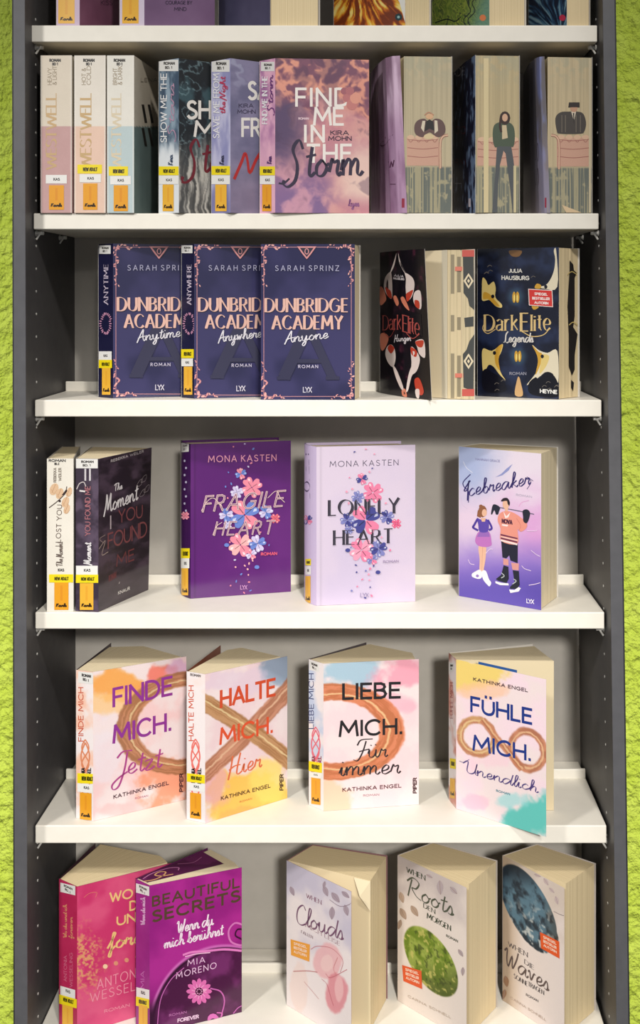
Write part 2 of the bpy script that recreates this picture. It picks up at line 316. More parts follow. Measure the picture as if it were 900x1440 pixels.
class Canvas:
    """flat print on a Panel: points are traced points of the photograph, dropped on to the sheet"""
    def __init__(s, panel, base=0.12): s.p = panel; s.b = {}; s.base = base; s.n = 0
    def _bk(s, k): return s.b.setdefault(k, [[], [], []])
    def _add(s, bucket, xy, faces, c, off, clip=True):
        B = s._bk(bucket); o = len(B[0])
        x = xy[:, 0]; y = xy[:, 1]
        if clip: x = np.clip(x, 0.3, s.p.W - 0.3); y = np.clip(y, 0.3, s.p.H - 0.3)
        w = s.p.world(x, y, off)
        B[0].extend(map(tuple, w)); B[1].extend([tuple(o + i for i in f) for f in faces])
        B[2].extend([(*lin(c), 1.0)] * len(xy))
    def lay(s): s.n += 1; return s.base + 0.012 * s.n
    def mm(s, pts):
        pts = np.asarray(pts, float); x, y = s.p.at(pts[:, 0], pts[:, 1]); return np.stack([x, y], 1)
    def poly(s, pts, c, bucket='artwork', smooth=False, off=None, clip=True):
        pts = np.asarray(pts, float)
        if smooth: pts = catmull(np.vstack([pts, pts[:1]]), 4)[:-1]
        s._add(bucket, s.mm(pts), [tuple(range(len(pts)))], c, off or s.lay(), clip)
    def patch(s, x0, y0, x1, y1, tilt, c, bucket, n=10):
        # sticker that follows a rounded spine: columns of small quads
        t = np.linspace(0, 1, n + 1); top = np.stack([x0 + (x1 - x0) * t, y0 + tilt * t], 1); bot = np.stack([x0 + (x1 - x0) * t, y1 + tilt * t], 1)
        s._add(bucket, s.mm(np.vstack([top, bot])), [(i, n + 1 + i, n + 2 + i, i + 1) for i in range(n)], c, s.lay())
    def rect(s, x0, y0, x1, y1, c, **k): s.poly([(x0, y0), (x1, y0), (x1, y1), (x0, y1)], c, **k)
    def disc(s, x, y, r, c, ry=None, n=12, rot=0, **k):
        ry = ry or r; a = np.linspace(0, 2 * math.pi, n, endpoint=False)
        u, v = r * np.cos(a), ry * np.sin(a)
        s.poly(np.stack([x + u * math.cos(rot) - v * math.sin(rot), y + u * math.sin(rot) + v * math.cos(rot)], 1), c, **k)
    def ribbon(s, q, w, c, bucket, off):          # q in mm, w scalar or array
        s.k = (getattr(s, 'k', 0) + 1) % 9; off = off + 0.011 * s.k / 9     # crossing strokes never share a plane
        q = np.asarray(q); keep = [0] + [i for i in range(1, len(q)) if np.hypot(*(q[i] - q[i-1])) > 1e-4]; q = q[keep]
        if len(q) < 2: return
        w = np.broadcast_to(np.asarray(w, float), (max(keep) + 1,))[keep] if np.ndim(w) else np.full(len(q), w)
        d = np.gradient(q, axis=0); d /= np.linalg.norm(d, axis=1)[:, None] + 1e-9
        n = np.stack([-d[:, 1], d[:, 0]], 1)
        L = q + n * w[:, None] / 2; R = q - n * w[:, None] / 2; m = len(q)
        s._add(bucket, np.vstack([L, R]), [(i, i + 1, m + i + 1, m + i) for i in range(m - 1)], c, off)
    def line(s, pts, w, c, smooth=True, bucket='artwork'):
        pts = np.asarray(pts, float)
        if smooth and len(pts) > 2: pts = catmull(pts, 4)
        s.ribbon(s.mm(pts), w, c, bucket, s.lay())
    def text(s, t, p0, p1, h, c, style='sans', w=0.16, up=None, bucket='lettering', gap=2.2, slant=0.0, low=False):
        """baseline from p0 to p1 (traced points), cap height h; w = stroke width / cap height"""
        p0 = np.array(p0, float); p1 = np.array(p1, float); d = p1 - p0
        if up is None: up = (0, -1) if abs(d[0]) > abs(d[1]) else (-1, 0)
        up = np.array(up, float) * h
        T = SCR if style == 'script' else CAPS
        if style != 'script' and not low: t = t.upper()
        adv = 0; seq = []
        for ch in t:
            if ch == ' ': adv += 4.5 if style != 'script' else 3.5; continue
            g = (LOW.get(ch) if low else None) or T.get(ch) or CAPS.get(ch.upper())
            seq.append((adv, g[1])); adv += g[0] + (gap if style != 'script' else 0.1)
        adv -= gap if style != 'script' else 0.1
        off = s.lay()
        hm = h
        segs = []
        for a, g in seq:
            for sm, q in parse(g):
                if sm: q = catmull(q, 4 if style == 'script' else 3)
                if style == 'serif' and not sm and len(q) > 2:      # straight legs one by one, each with its own weight
                    for i in range(len(q) - 1): segs.append((a, q[i:i+2], False))
                else: segs.append((a, q, sm))
        for a, q, sm in segs:
            if True:
                gx = q[:, 0] + a; gy = 10 - q[:, 1]
                gx = gx + slant * gy
                P = p0 + d * (gx / adv)[:, None] + up * (gy / 10)[:, None]
                mm = s.mm(P)
                if style == 'serif':
                    dd = np.gradient(q, axis=0); ang = np.arctan2(dd[:, 1], dd[:, 0])
                    ww = hm * w * (0.25 + 1.1 * np.abs(np.sin(ang - 0.35)) ** 1.6)
                    s.ribbon(mm, ww, c, bucket, off)
                    if not sm and len(q) == 2 and abs(dd[0, 1]) > 4.5:
                        for e in (0, 1):
                            if abs(dd[0, 0]) > 1 and q[e, 1] < 1: continue
                            sx = np.array([[q[e, 0] - 1.1, q[e, 1]], [q[e, 0] + 1.1, q[e, 1]]])
                            PS = p0 + d * ((sx[:, 0] + a) / adv)[:, None] + up * ((10 - sx[:, 1]) / 10)[:, None]
                            s.ribbon(s.mm(PS), hm * w * 0.4, c, bucket, off)
                elif sm or style == 'script':
                    if style == 'script':
                        dd = np.gradient(q, axis=0); ang = np.arctan2(dd[:, 1], dd[:, 0])
                        ww = hm * w * (0.55 + 0.75 * np.abs(np.sin(ang - 0.5)) ** 1.5)
                    else: ww = hm * w
                    s.ribbon(mm, ww, c, bucket, off)
                else:
                    for i in range(len(mm) - 1):
                        e = mm[i+1] - mm[i]; e = e / (np.hypot(*e) + 1e-9) * hm * w * 0.4
                        s.ribbon(np.array([mm[i] - e, mm[i+1] + e]), hm * w, c, bucket, off)
    def finish(s, parent, mats=None):
        for k, (v, f, c) in s.b.items():
            if not v: continue
            mk = (mats or {}).get(k, 'satin')
            o = new_obj(k, v, f, M[mk], parent, colors=c)
            if k in ('lettering', 'artwork', 'foil_lettering'): o['kind'] = 'stuff'    # flat print, letter by letter too small

def sheet(name, panel, parent, paint, mat, res=1.3, thick=0.45, inner=(228, 222, 212), edge=None, bow=None):
    """card sheet: fine painted outside, plain inside and cut edges; paint(px,py,x,y)->rgb array or a colour"""
    nx = max(len(panel.P) * 3, int(panel.W / res)); ny = max(2, int(panel.H / res))
    if not callable(paint): nx = max(2, len(panel.P) * 3); ny = 2
    xs = np.linspace(0, panel.W, nx + 1); ys = np.linspace(0, panel.H, ny + 1)
    X, Y = np.meshgrid(xs, ys)
    w = panel.world(X, Y, 0.0).reshape(-1, 3)
    if callable(paint):
        PX, PY = panel.px(X, Y); C = np.clip(paint(PX, PY, X, Y), 0, 255)
    else: C = np.ones(X.shape + (3,)) * C3(*paint)
    C = np.concatenate([lin(C).reshape(-1, 3), np.ones((X.size, 1))], 1)
    n = nx + 1
    I = np.arange((ny + 1) * n).reshape(ny + 1, n)
    F = np.stack([I[:-1, :-1], I[1:, :-1], I[1:, 1:], I[:-1, 1:]], -1).reshape(-1, 4)
    faces = [tuple(f) for f in F.tolist()]; fm = [0] * len(faces)
    ti = panel.world(xs, np.zeros(n), -thick); bi = panel.world(xs, np.full(n, panel.H), -thick)
    to = panel.world(xs, np.zeros(n), 0); bo = panel.world(xs, np.full(n, panel.H), 0)
    b = len(w); V = np.vstack([w, ti, bi, to, bo]); E = lin(inner)
    C = np.vstack([C, np.tile([*E, 1], (4 * n, 1))])
    if edge is not None: C[b + 2 * n:, :3] = lin(edge)
    a1, a2, a3, a4 = b, b + n, b + 2 * n, b + 3 * n
    for i in range(nx):
        faces += [(a1 + i, a1 + i + 1, a2 + i + 1, a2 + i), (a3 + i, a3 + i + 1, a1 + i + 1, a1 + i), (a2 + i, a2 + i + 1, a4 + i + 1, a4 + i)]
    faces += [(a3, a1, a2, a4), (a3 + nx, a4 + nx, a2 + nx, a1 + nx)]
    return new_obj(name, V, faces, M[mat], parent, colors=C)

def block(name, S1, S0, E, z0, z1, parent, mat='page', seed=0, K=36, jag=0.5, inset=0.8, inner=None):
    """page block: leaves run from the spine line S1->S0 to the fore-edge polyline E (first point at the front cover)"""
    rnd = np.random.RandomState(seed + 3)
    S1 = np.array(S1, float); S0 = np.array(S0, float); E = np.array(E, float)
    L = np.concatenate([[0], np.cumsum(np.hypot(*np.diff(E, axis=0).T))]); L /= L[-1]
    ks = np.linspace(0, 1, K + 1); V = []; U = []
    j = rnd.rand(K + 1) * jag; j = np.convolve(j, [.25, .5, .25], 'same')
    for k, kk in enumerate(ks):
        kq = 0.02 + 0.96 * kk
        s_ = S1 + (S0 - S1) * kq
        e = np.array([np.interp(kq, L, E[:, 0]), np.interp(kq, L, E[:, 1])])
        d = e - s_; ln = np.hypot(*d) + 1e-9; d = d / ln
        a = s_ + d * inset; c = e - d * (0.6 + j[k]); m = (a + c) / 2
        for p in (a, m, c):
            for z in (z0, z1): V.append((p[0] / 1000, p[1] / 1000, z)); U.append((kk + seed * 0.37, 0.5))
    F = []
    for k in range(K):
        b, q = 6 * k, 6 * (k + 1)
        F += [(b+1, b+3, q+3, q+1), (b+3, b+5, q+5, q+3), (b+2, b, q, q+2), (b+4, b+2, q+2, q+4), (b+5, b+4, q+4, q+5), (b, b+1, q+1, q)]
    q = 6 * K
    F += [(0, 2, 3, 1), (2, 4, 5, 3), (q+2, q, q+1, q+3), (q+4, q+2, q+3, q+5)]
    return new_obj(name, V, F, M[mat], parent, uvs=U)
# ------------------------------------------------------------------ setting: wall and floor
WALL_Y = 0.262
w = MB(); w.box(-2.6, WALL_Y, 0.0, 2.6, WALL_Y + 0.12, 3.0)
o = w.build('wall_back', M['wall']); o['kind'] = 'structure'
w = MB(); w.box(-2.6, -3.4, -0.06, 2.6, WALL_Y + 0.12, 0.0)
o = w.build('floor', M['floor']); o['kind'] = 'structure'

# ------------------------------------------------------------------ the bookcase
SHELF_PY = [35.5, 300, 562.5, 861, 1161, 1461]       # upper front edge of each shelf
SHELF_T = [23.5, 22.5, 23.5, 23.5, 25, 25]
SHELF_X = [(43, 840), (47, 842), (49, 846), (49.5, 850), (49.5, 853), (49.5, 856)]
case = empty('bookcase', (-0.08, 0.1, 0))
case['label'] = 'tall anthracite grey bookcase with cream metal shelves standing against the green wall'
case['category'] = 'bookcase'
PF, PB, TOP = -0.030, 0.222, 2.14
def px_line(y0, x0, y1, x1):
    # straight plumb-ish board edge through two traced points on the front plane of the panels
    X0, X1 = (x0 - 528) * 0.98 / 1000, (x1 - 528) * 0.98 / 1000
    Z0, Z1 = ZC + (420 - y0) * 0.98 / 1000, ZC + (420 - y1) * 0.98 / 1000
    return lambda z: X0 + (X1 - X0) * (z - Z0) / (Z1 - Z0)
LI = px_line(30, 35, 1440, 38.5); LO = px_line(50, 18.5, 1440, 20.5)
RI = px_line(40, 848, 1440, 867); RO = px_line(50, 865, 1440, 884)
for a, b, out, left in ((LO, LI, -1, True), (RI, RO, 1, False)):
    m = MB()
    f = lambda x, y, z: (x(z), y, z)
    m.hexa([f(a, PF + .0012, 0), f(b, PF + .0012, 0), f(b, PB, 0), f(a, PB, 0), f(a, PF + .0012, TOP), f(b, PF + .0012, TOP), f(b, PB, TOP), f(a, PB, TOP)])
    p = m.build('side_panel', M['panel'], case, 0.0006)
    m = MB()                                   # lighter edge band glued to the front edge
    m.hexa([f(a, PF, 0), f(b, PF, 0), f(b, PF + .0014, 0), f(a, PF + .0014, 0), f(a, PF, TOP), f(b, PF, TOP), f(b, PF + .0014, TOP), f(a, PF + .0014, TOP)])
    m.build('edge_band', M['panel_edge'], p, 0.0005)
    m = MB()                                   # dark strip painting the shadow gap at the outer edge, set back a little
    g = lambda k, y, z: ((a if out < 0 else b)(z) + out * k, y, z)
    k0, k1 = (0.0022, 0.0) if out < 0 else (0.0, 0.0022)
    m.hexa([g(k0, PF + .002, 0), g(k1, PF + .002, 0), g(k1, PB, 0), g(k0, PB, 0), g(k0, PF + .002, TOP), g(k1, PF + .002, TOP), g(k1, PB, TOP), g(k0, PB, TOP)])
    m.build('shadow_gap_strip', M['gap_shade'], p)
    # bright tube ends standing for the highlights on peg-hole rims, 32 mm apart
    m = MB(); inner = b if left else a; s = 1 if left else -1
    z = 0.42
    while z < TOP - 0.05:
        for d in (0.016,):
            x = inner(z)
            m.tube((x - s * 0.003, d, z), (x + s * 0.0006, d, z), 0.0018, 10)
        z += 0.0322
    so = m.build('peg_hole_glints', M['metal'], p); so['kind'] = 'stuff'
m = MB(); m.box(LI(1) - 0.004, 0.210, 0.05, RI(1) + 0.006, 0.218, TOP)
m.build('back_panel', M['back'], case)
m = MB(); m.box(LO(TOP) - .0005, PF, TOP + 0.0005, RO(TOP) + .0005, PB, TOP + 0.022); m.build('top_board', M['panel'], case, 0.001)
m = MB(); m.box(LI(.03) + .001, -0.015, 0.0, RI(.03) - .001, 0.0, 0.07); m.build('plinth', M['panel'], case, 0.001)
def make_shelf(z, t, xl, xr):
    m = MB(); m.box(xl, 0.0, z - t, xr, 0.2085, z)
    sh = m.build('shelf', M['shelf'], case, 0.0014, 3)
    m = MB(); m.box(xl + .0006, 0.1462, z - 0.0005, xr - .0006, 0.1508, z + 0.0148)
    m.build('rear_lip', M['shelf'], sh, 0.0012)
    for k, x in ((1, LI(z) ), (-1, RI(z))):
        for d in (0.016, 0.128):
            q = MB()
            q.tube((x, d, z - t - 0.0045), (x + k * 0.011, d, z - t - 0.0045), 0.0026, 10)
            q.tube((x + k * 0.0012, d - 0.002, z - t - 0.0135), (x + k * 0.0085, d - 0.002, z - t - 0.0022), 0.0014, 8)
            q.tube((x, d, z - t - 0.0045), (x + k * 0.0015, d, z - t - 0.0045), 0.0042, 12)
            q.build('shelf_pin', M['metal'], case)
SHZ = []
for py, t, (a, b) in zip(SHELF_PY, SHELF_T, SHELF_X):
    z = WZ(py); SHZ.append(z); make_shelf(z, t / 1000, WX(a), WX(b))
make_shelf(0.10, 0.024, WX(50), WX(857))

# ------------------------------------------------------------------ books
BOOKS = []
def P2(p): return ((p[0] - 528) * (1500 + p[1]) / 1500.0, p[1])
class Book: pass
def book(label, group, row, h, S0, S1, F, B=None, front=(200, 200, 200), spine=(200, 200, 200), back=None, mat='satin',
         edge=None, hard=False, bulge=0.0, via=None, toff=0.0, page='page', res=1.3, seed=0, sres=1.3, core=None, jag=0.5, bmid=None):
    """S0,S1 spine edges, F free edge of the front cover, B free edge of the back cover: (traced x, depth mm)"""
    n = len(BOOKS)
    z = SHZ[row] + 0.0003
    s0, s1, f = P2(S0), P2(S1), P2(F)
    b = P2(B) if B else (s0[0] + f[0] - s1[0], s0[1] + f[1] - s1[1])
    cx, cy = (s0[0] + s1[0] + f[0] + b[0]) / 4000, (s0[1] + s1[1] + f[1] + b[1]) / 4000
    r = empty('hardback_book' if hard else 'paperback_book', (cx, cy, z))
    r['label'] = label; r['category'] = 'book'; r['group'] = group
    k = Book(); k.root = r
    t = 2.4 if hard else 0.45
    fp = [s1] + [P2(q) for q in (via or [])] + [f]
    k.fp = Panel(fp, z, h, toff)
    sp = [s0, s1]
    if bulge:
        mx = np.array(s0) + np.array(s1); mx = mx / 2; d = np.array(s1) - np.array(s0); nn = np.array([d[1], -d[0]]) / np.hypot(*d)
        sp = [s0] + [tuple(np.array(s0) + d * q + nn * bulge * 4 * q * (1 - q)) for q in (.12, .25, .38, .5, .62, .75, .88)] + [s1]
    k.sp = Panel(sp, z, h)
    bp = [b] + ([P2(bmid)] if bmid else []) + [s0]
    k.bp = Panel(bp, z, h)
    bc = back if back is not None else (front if not callable(front) else (210, 205, 200))
    k.front = sheet('front_cover', k.fp, r, front, mat, res, t, inner=core or (228, 222, 212))
    k.spine = sheet('spine', k.sp, r, spine, mat, sres, t, inner=core or (228, 222, 212))
    k.back = sheet('back_cover', k.bp, r, bc, mat, 4, t, inner=core or (228, 222, 212))
    # pages
    ins = 3.6 if hard else 0.9
    def off(p, q, dd):          # move p by dd perpendicular (inwards) of p->q
        p = np.array(p, float); q = np.array(q, float); v = q - p; v /= np.hypot(*v); return p + np.array([-v[1], v[0]]) * dd
    a1 = off(s1, f, t + .35); a0 = off(s0, b, -(t + .35))
    if edge is None: E = [off(f, s1, -(t + .35)), off(b, s0, t + .35)]
    else: E = [np.array(P2(e)) for e in edge]
    E = [np.array(e, float) for e in E]
    E[0] = E[0] + (a1 - E[0]) / np.hypot(*(a1 - E[0])) * ins; E[-1] = E[-1] + (a0 - E[-1]) / np.hypot(*(a0 - E[-1])) * ins
    k.E = E
    zb, zt = (z + .0032, z + (h - 3.4) / 1000) if hard else (z + .0003, z + (h - .7) / 1000)
    k.block = block('page_block', a1, a0, E, zb, zt, r, page, seed + n, inset=t + .5, jag=jag)
    k.ep = Panel([tuple(e) for e in E], zb, (zt - zb) * 1000)
    k.cf = Canvas(k.fp); k.cs = Canvas(k.sp); k.ce = Canvas(k.ep, 0.2)
    k.labels = []
    BOOKS.append(k)
    return k
def done(k, fm=None, sm=None):
    k.cf.finish(k.front, fm); k.cs.finish(k.spine, sm)
    k.ce.finish(k.block)
def sticker(k, kind, x0, y0, x1, y1, txt=None, tilt=0.0, tc=(50, 46, 40), two=None):
    c = {'orange': (240, 166, 36), 'gold': (244, 186, 60), 'yellow': (250, 226, 24), 'white': (244, 242, 238), 'mark': (236, 234, 230)}[kind]
    b = {'orange': 'orange_label', 'gold': 'orange_label', 'yellow': 'yellow_label', 'white': 'white_label', 'mark': 'shelf_mark_label'}[kind]
    w = x1 - x0; hh = y1 - y0; cv = k.cs
    cv.n += 6
    cv.patch(x0, y0, x1, y1, tilt, c, b)
    if kind in ('orange', 'gold'):
        cv.poly([(x0 + w * .42, y0 + 4), (x0 + w * .58, y0 + 4 + tilt * .5), (x0 + w * .58, y1 - 13), (x0 + w * .42, y1 - 13)], (232, 152, 34) if kind == 'orange' else (238, 172, 52), bucket=b)
        cv.text('Karls', (x0 + w * .14, y1 - 4.5), (x1 - w * .14, y1 - 4.5 + tilt * .8), 4.2, (62, 40, 16), 'script', 0.34, bucket=b)
    elif kind == 'yellow':
        cv.text('New Adult', (x0 + w * .24, y1 - hh * .3), (x1 - w * .2, y1 - hh * .3 + tilt * .6), hh * .34, (70, 64, 10), 'sans', 0.3, bucket=b)
    elif kind == 'white':
        cv.text('Kas', (x0 + w * .38, y1 - hh * .36), (x1 - w * .34, y1 - hh * .36 + tilt * .4), hh * .26, (60, 58, 56), 'sans', 0.3, bucket=b)
    else:
        cv.text('Roman', (x0 + w * .25, y0 + hh * .42), (x1 - w * .2, y0 + hh * .42 + tilt), hh * .2, tc, 'sans', 0.36, bucket=b)
        cv.text('Bd. 1', (x0 + w * .32, y0 + hh * .78), (x1 - w * .34, y0 + hh * .78 + tilt), hh * .18, tc, 'sans', 0.36, bucket=b)
LAB = {n: 'label' for n in ('orange_label', 'yellow_label', 'white_label', 'shelf_mark_label')}
# ================================================================== row 0 (only the feet of the books show)
G0 = 'books on the top shelf'
def flat(c, amp=14, sc=26, seed=1):
    return lambda px, py, x, y: full(px, c) + (fbm(x, y, sc, seed)[..., None] - .5) * 2 * amp
def burst(cx, cy, cols, seed):
    # radiating feathery strokes around a centre
    def f(px, py, x, y):
        a = np.arctan2(py - cy, px - cx); r = np.hypot(px - cx, py - cy)
        n = fbm(a * 16 + fbm(px, py, 30, seed) * 3, r / 22.0, 1.0, seed, 3)
        n = np.clip((n - .5) * 2.4 + .5, 0, 1)
        A, B, D, E = [C3(*c) for c in cols]
        m = mixc(np.broadcast_to(A, px.shape + (3,)), np.broadcast_to(B, px.shape + (3,)), sst(.2, .5, n))
        m = mixc(m, np.broadcast_to(D, px.shape + (3,)), sst(.5, .75, n))
        return mixc(m, np.broadcast_to(E, px.shape + (3,)), sst(.75, 1, n) * .8)
    return f

k = book('plum paperback at the left end of the top shelf, with orange spine label', G0, 0, 205, (79, 14), (112, 6), (182, 116),
         front=lambda px, py, x, y: full(px, (128, 78, 104)) + (fbm(x, y, 40, 3)[..., None] - .5) * 50, spine=(214, 190, 214), mat='satin', res=2.5, seed=1)
sticker(k, 'gold', 82, -12, 105, 33)
k.cf.text('Kiss', (142, 7), (158, 7), 6, (70, 40, 60), 'sans', .2)
done(k, None, LAB)
k = book('mauve paperback on the top shelf with small dark capitals and pale lilac spine', G0, 0, 205, (168, 20), (203, 4), (302, 78),
         front=lambda px, py, x, y: full(px, (128, 98, 134)) + (fbm(x, y, 50, 5)[..., None] - .5) * 30, spine=(222, 208, 228), res=2.5, seed=2)
sticker(k, 'gold', 172, -12, 195, 33)
k.cf.text('Courage by', (233, 6), (270, 6), 4.5, (54, 40, 66), 'sans', .2); k.cf.text('Mind', (245, 15), (262, 15), 4.5, (54, 40, 66), 'sans', .2)
done(k, None, LAB)
k = book('slate blue paperback with a wide tan page block beside the mauve one, top shelf', G0, 0, 205, (372, 122), (307, 112), (380, 3), (450, 5),
         front=flat((78, 76, 104), 10), spine=(80, 78, 104), back=(70, 66, 90), res=3, seed=3, page='page_dark'); done(k)
k = book('paperback on the top shelf with orange and yellow feathery starburst cover', G0, 0, 205, (498, 114), (469, 76), (570, 2), (606, 36),
         front=burst(505, -40, [(120, 52, 22), (200, 104, 30), (238, 184, 60), (248, 232, 150)], 2), spine=(150, 80, 40), res=1.6, seed=4, page='page_dark')
def fb(px, py, x, y):
    c = burst(500, -30, [(112, 50, 22), (190, 96, 32), (232, 176, 62), (250, 236, 170)], 2)(px, py, x, y)
    c = mixc(c, np.broadcast_to(C3(236, 224, 90), c.shape), sst(536, 560, px + (py - 20) * .3) * .75)
    return c
k.cf.poly([(558, -4), (562, 4), (567, 22), (570, 32), (570, -4)], (240, 238, 230)); k.cf.disc(560.5, 24, 5, (32, 58, 62), n=14); k.cf.disc(560.5, 24, 2, (150, 190, 190), n=8)
done(k, {'artwork': 'satin'})
def marble(px, py, x, y):
    n = fbm(x + 40 * fbm(x, y, 40, 8), y + 40 * fbm(x, y, 36, 9), 30, 10)
    v = np.abs(np.sin(n * 22))
    c = mixc(full(px, (84, 108, 44)), full(px, (150, 160, 66)), v)
    c = mixc(c, full(px, (30, 48, 40)), sst(.85, 1, v) * .8)
    return mixc(c, full(px, (110, 160, 150)), sst(655, 690, px + (py) * .3) * .8)
k = book('paperback on the top shelf with green marbled cover and orange dot', G0, 0, 205, (648, 116), (607, 98), (688, 2), (740, 20),
         front=marble, spine=(70, 90, 60), res=1.6, seed=5, page='page_dark')
k.cf.disc(679, 25, 4.5, (238, 138, 88), n=14)
for a in (0, 1):
    k.cf.line([(664 - a * 6, 40), (658 - a * 6, 28), (668 - a * 6, 16), (664 - a * 6, 4), (672 - a * 6, -8)], 1.6, (24, 36, 40))
k.cf.line([(612, 32), (628, 27), (640, 30), (648, 24)], 1.6, (24, 36, 30)); done(k)
k = book('paperback at the right end of the top shelf with blue feathery starburst cover', G0, 0, 205, (772, 126), (743, 116), (797, 2), (830, 8),
         front=burst(790, 50, [(20, 34, 60), (44, 82, 120), (100, 150, 180), (170, 200, 210)], 6), spine=(40, 60, 90), res=1.6, seed=6, page='page_dark')
k.cf.disc(791, 25, 4.5, (226, 60, 96), n=14); done(k)

# ================================================================== row 1
G1 = 'books on the second shelf'
def two_tone(up, lo, seed=0):
    def f(px, py, x, y):
        c = np.where((py < 177.5)[..., None], C3(*up), C3(*lo))
        e = (x < 1.6) | (x > x.max() - 1.6)  # edge highlight of the spine, painted in as paler side strips
        return np.where(e[..., None], c * .55 + C3(250, 244, 234) * .45, c) + (fbm(x, y, 12, seed)[..., None] - .5) * 8
    return f
for i, (lab, a, b, f, bb, up, lo, gold, xs, st) in enumerate([
    ('cream and dusty pink two-tone spine, first book on the second shelf', (57, -3), (101, -4), (137, 130), (96, 128), (232, 220, 202), (206, 166, 164), (206, 172, 124), (65, 78),
        [('white', 64.5, 246, 94, 258), ('orange', 69, 260.5, 90, 295)]),
    ('cream and peach two-tone spine with yellow label above the orange one', (104.5, -3), (148.5, -4), (173, 130), (139, 128), (240, 232, 220), (240, 206, 186), (206, 172, 120), (113, 127),
        [('yellow', 109, 231.5, 143.5, 244), ('white', 112, 245, 142, 256.5), ('orange', 117, 258, 137, 295)]),
    ('cream and pale blue two-tone spine with its turned-away cover coloured as if in shadow', (150.5, -3), (188.5, -4), (229, 130), (181, 128), (238, 234, 224), (196, 212, 214), (226, 210, 180), (157, 169),
        [('yellow', 153, 234, 180, 247), ('white', 155, 247.5, 184, 259.5), ('orange', 160, 260.5, 180, 297)])]):
    k = book(lab, G1, 1, 221, a, b, f, bb, front=(lambda U, L: lambda px, py, x, y: np.where((py < 178)[..., None], C3(*U), C3(*L)) + (fbm(x, y, 14, 2)[..., None] - .5) * 14)((206, 196, 178), (112, 132, 130) if i == 2 else lo),  # third book: shade painted into the cover tones
             spine=two_tone(up, lo, i), back=up, mat='matte', res=2, seed=10 + i)
    x0, x1 = xs
    k.cs.text('Westwell', (x1 + 1, 238), (x1 + 1, 131), x1 - x0 + 1, gold, 'serif', .17, gap=1.2)
    g2 = (168, 152, 128)
    T = [('Heavy', '& Light'), ('Hot &', 'Cold'), ('Bright', '& Dark')][i]
    k.cs.text(T[0], (x0 + 7.5, 119), (x0 + 7.5, 96), 5.4, g2, 'sans', .16); k.cs.text(T[1], (x0 + 14.5, 119), (x0 + 14.5, 93), 5.4, g2, 'sans', .16)
    xm = (a[0] + b[0]) / 2 - 1
    k.cs.text('Roman', (xm - 8, 86.5), (xm + 7, 86.5), 3.4, (46, 42, 38), 'sans', .34); k.cs.text('Bd 1', (xm - 4, 91.5), (xm + 3, 91.5), 3, (60, 56, 50), 'sans', .34)
    for s in st: sticker(k, *s)
    if i == 2:
        for y0 in (147, 180):
            k.cf.poly([(199, y0), (202.5, y0), (207, y0 + 26), (203.5, y0 + 26)], (40, 38, 34)); k.cf.poly([(207.5, y0), (211, y0), (216, y0 + 26), (212.5, y0 + 26)], (40, 38, 34))
        k.cf.text('Lena', (198, 115), (221, 115), 5, (120, 112, 98), 'sans', .2)
    done(k, None, LAB)

def storm_dark(px, py, x, y):
    n = fbm(x, y, 16, 4, 5, sy=22); m = fbm(x + 14 * fbm(x, y, 22, 14), y, 3.2, 5, 4, sy=60); q = np.abs(fbm(x, y, 24, 31, 4) - .5) * 2
    dark = mixc(full(px, (18, 24, 30)), full(px, (60, 88, 96)), sst(.52, .75, n) * .9)
    dark = mixc(dark, full(px, (150, 180, 186)), sst(.0, .05, .05 - q) * .6)
    light = mixc(full(px, (74, 74, 74)), full(px, (196, 192, 184)), sst(.3, .7, m))
    t = sst(178, 240, py + 46 * (fbm(x, y, 20, 6) - .5))
    return mixc(dark, light, t)
def spine_ice(px, py, x, y):
    n = fbm(x, y, 9, 7, 5, sy=26)
    d = mixc(full(px, (62, 82, 104)), full(px, (150, 170, 186)), sst(.35, .7, n))
    return mixc(d, full(px, (232, 236, 240)), np.clip(sst(185, 225, py + 30 * (n - .5)), 0, 1))
k = book('dark paperback with icy teal top, cut-off white capitals and dark red script', G1, 1, 216.5, (223, 14), (251.5, -6), (368, 66), front=storm_dark, spine=spine_ice, back=(40, 50, 60), mat='satin', res=1.2, seed=20)
sticker(k, 'mark', 224, 84, 251, 100)
sticker(k, 'yellow', 223.5, 234, 251.5, 246.5); sticker(k, 'white', 223.5, 247, 251.5, 259); sticker(k, 'gold', 229, 259.5, 244.5, 297)
k.cs.text('Show me the', (234.5, 200), (234.5, 104), 8, (236, 236, 238), 'sans', .2); k.cs.text('Stars', (245, 196), (245, 118), 8, (190, 150, 176), 'script', .16)
k.cs.text('Kira', (243, 232), (243, 218), 6, (70, 84, 110), 'script', .2)
k.cf.text('Show', (264, 166), (350, 166), 23, (238, 232, 224), 'sans', .19); k.cf.text('Me', (274, 191), (322, 191), 20, (238, 232, 224), 'sans', .2)
k.cf.text('Stars', (259, 244), (346, 238), 42, (112, 24, 40), 'script', .085)
k.cf.line([(255, 256), (261, 257), (268, 251)], 2.4, (112, 24, 40))
done(k, None, LAB)

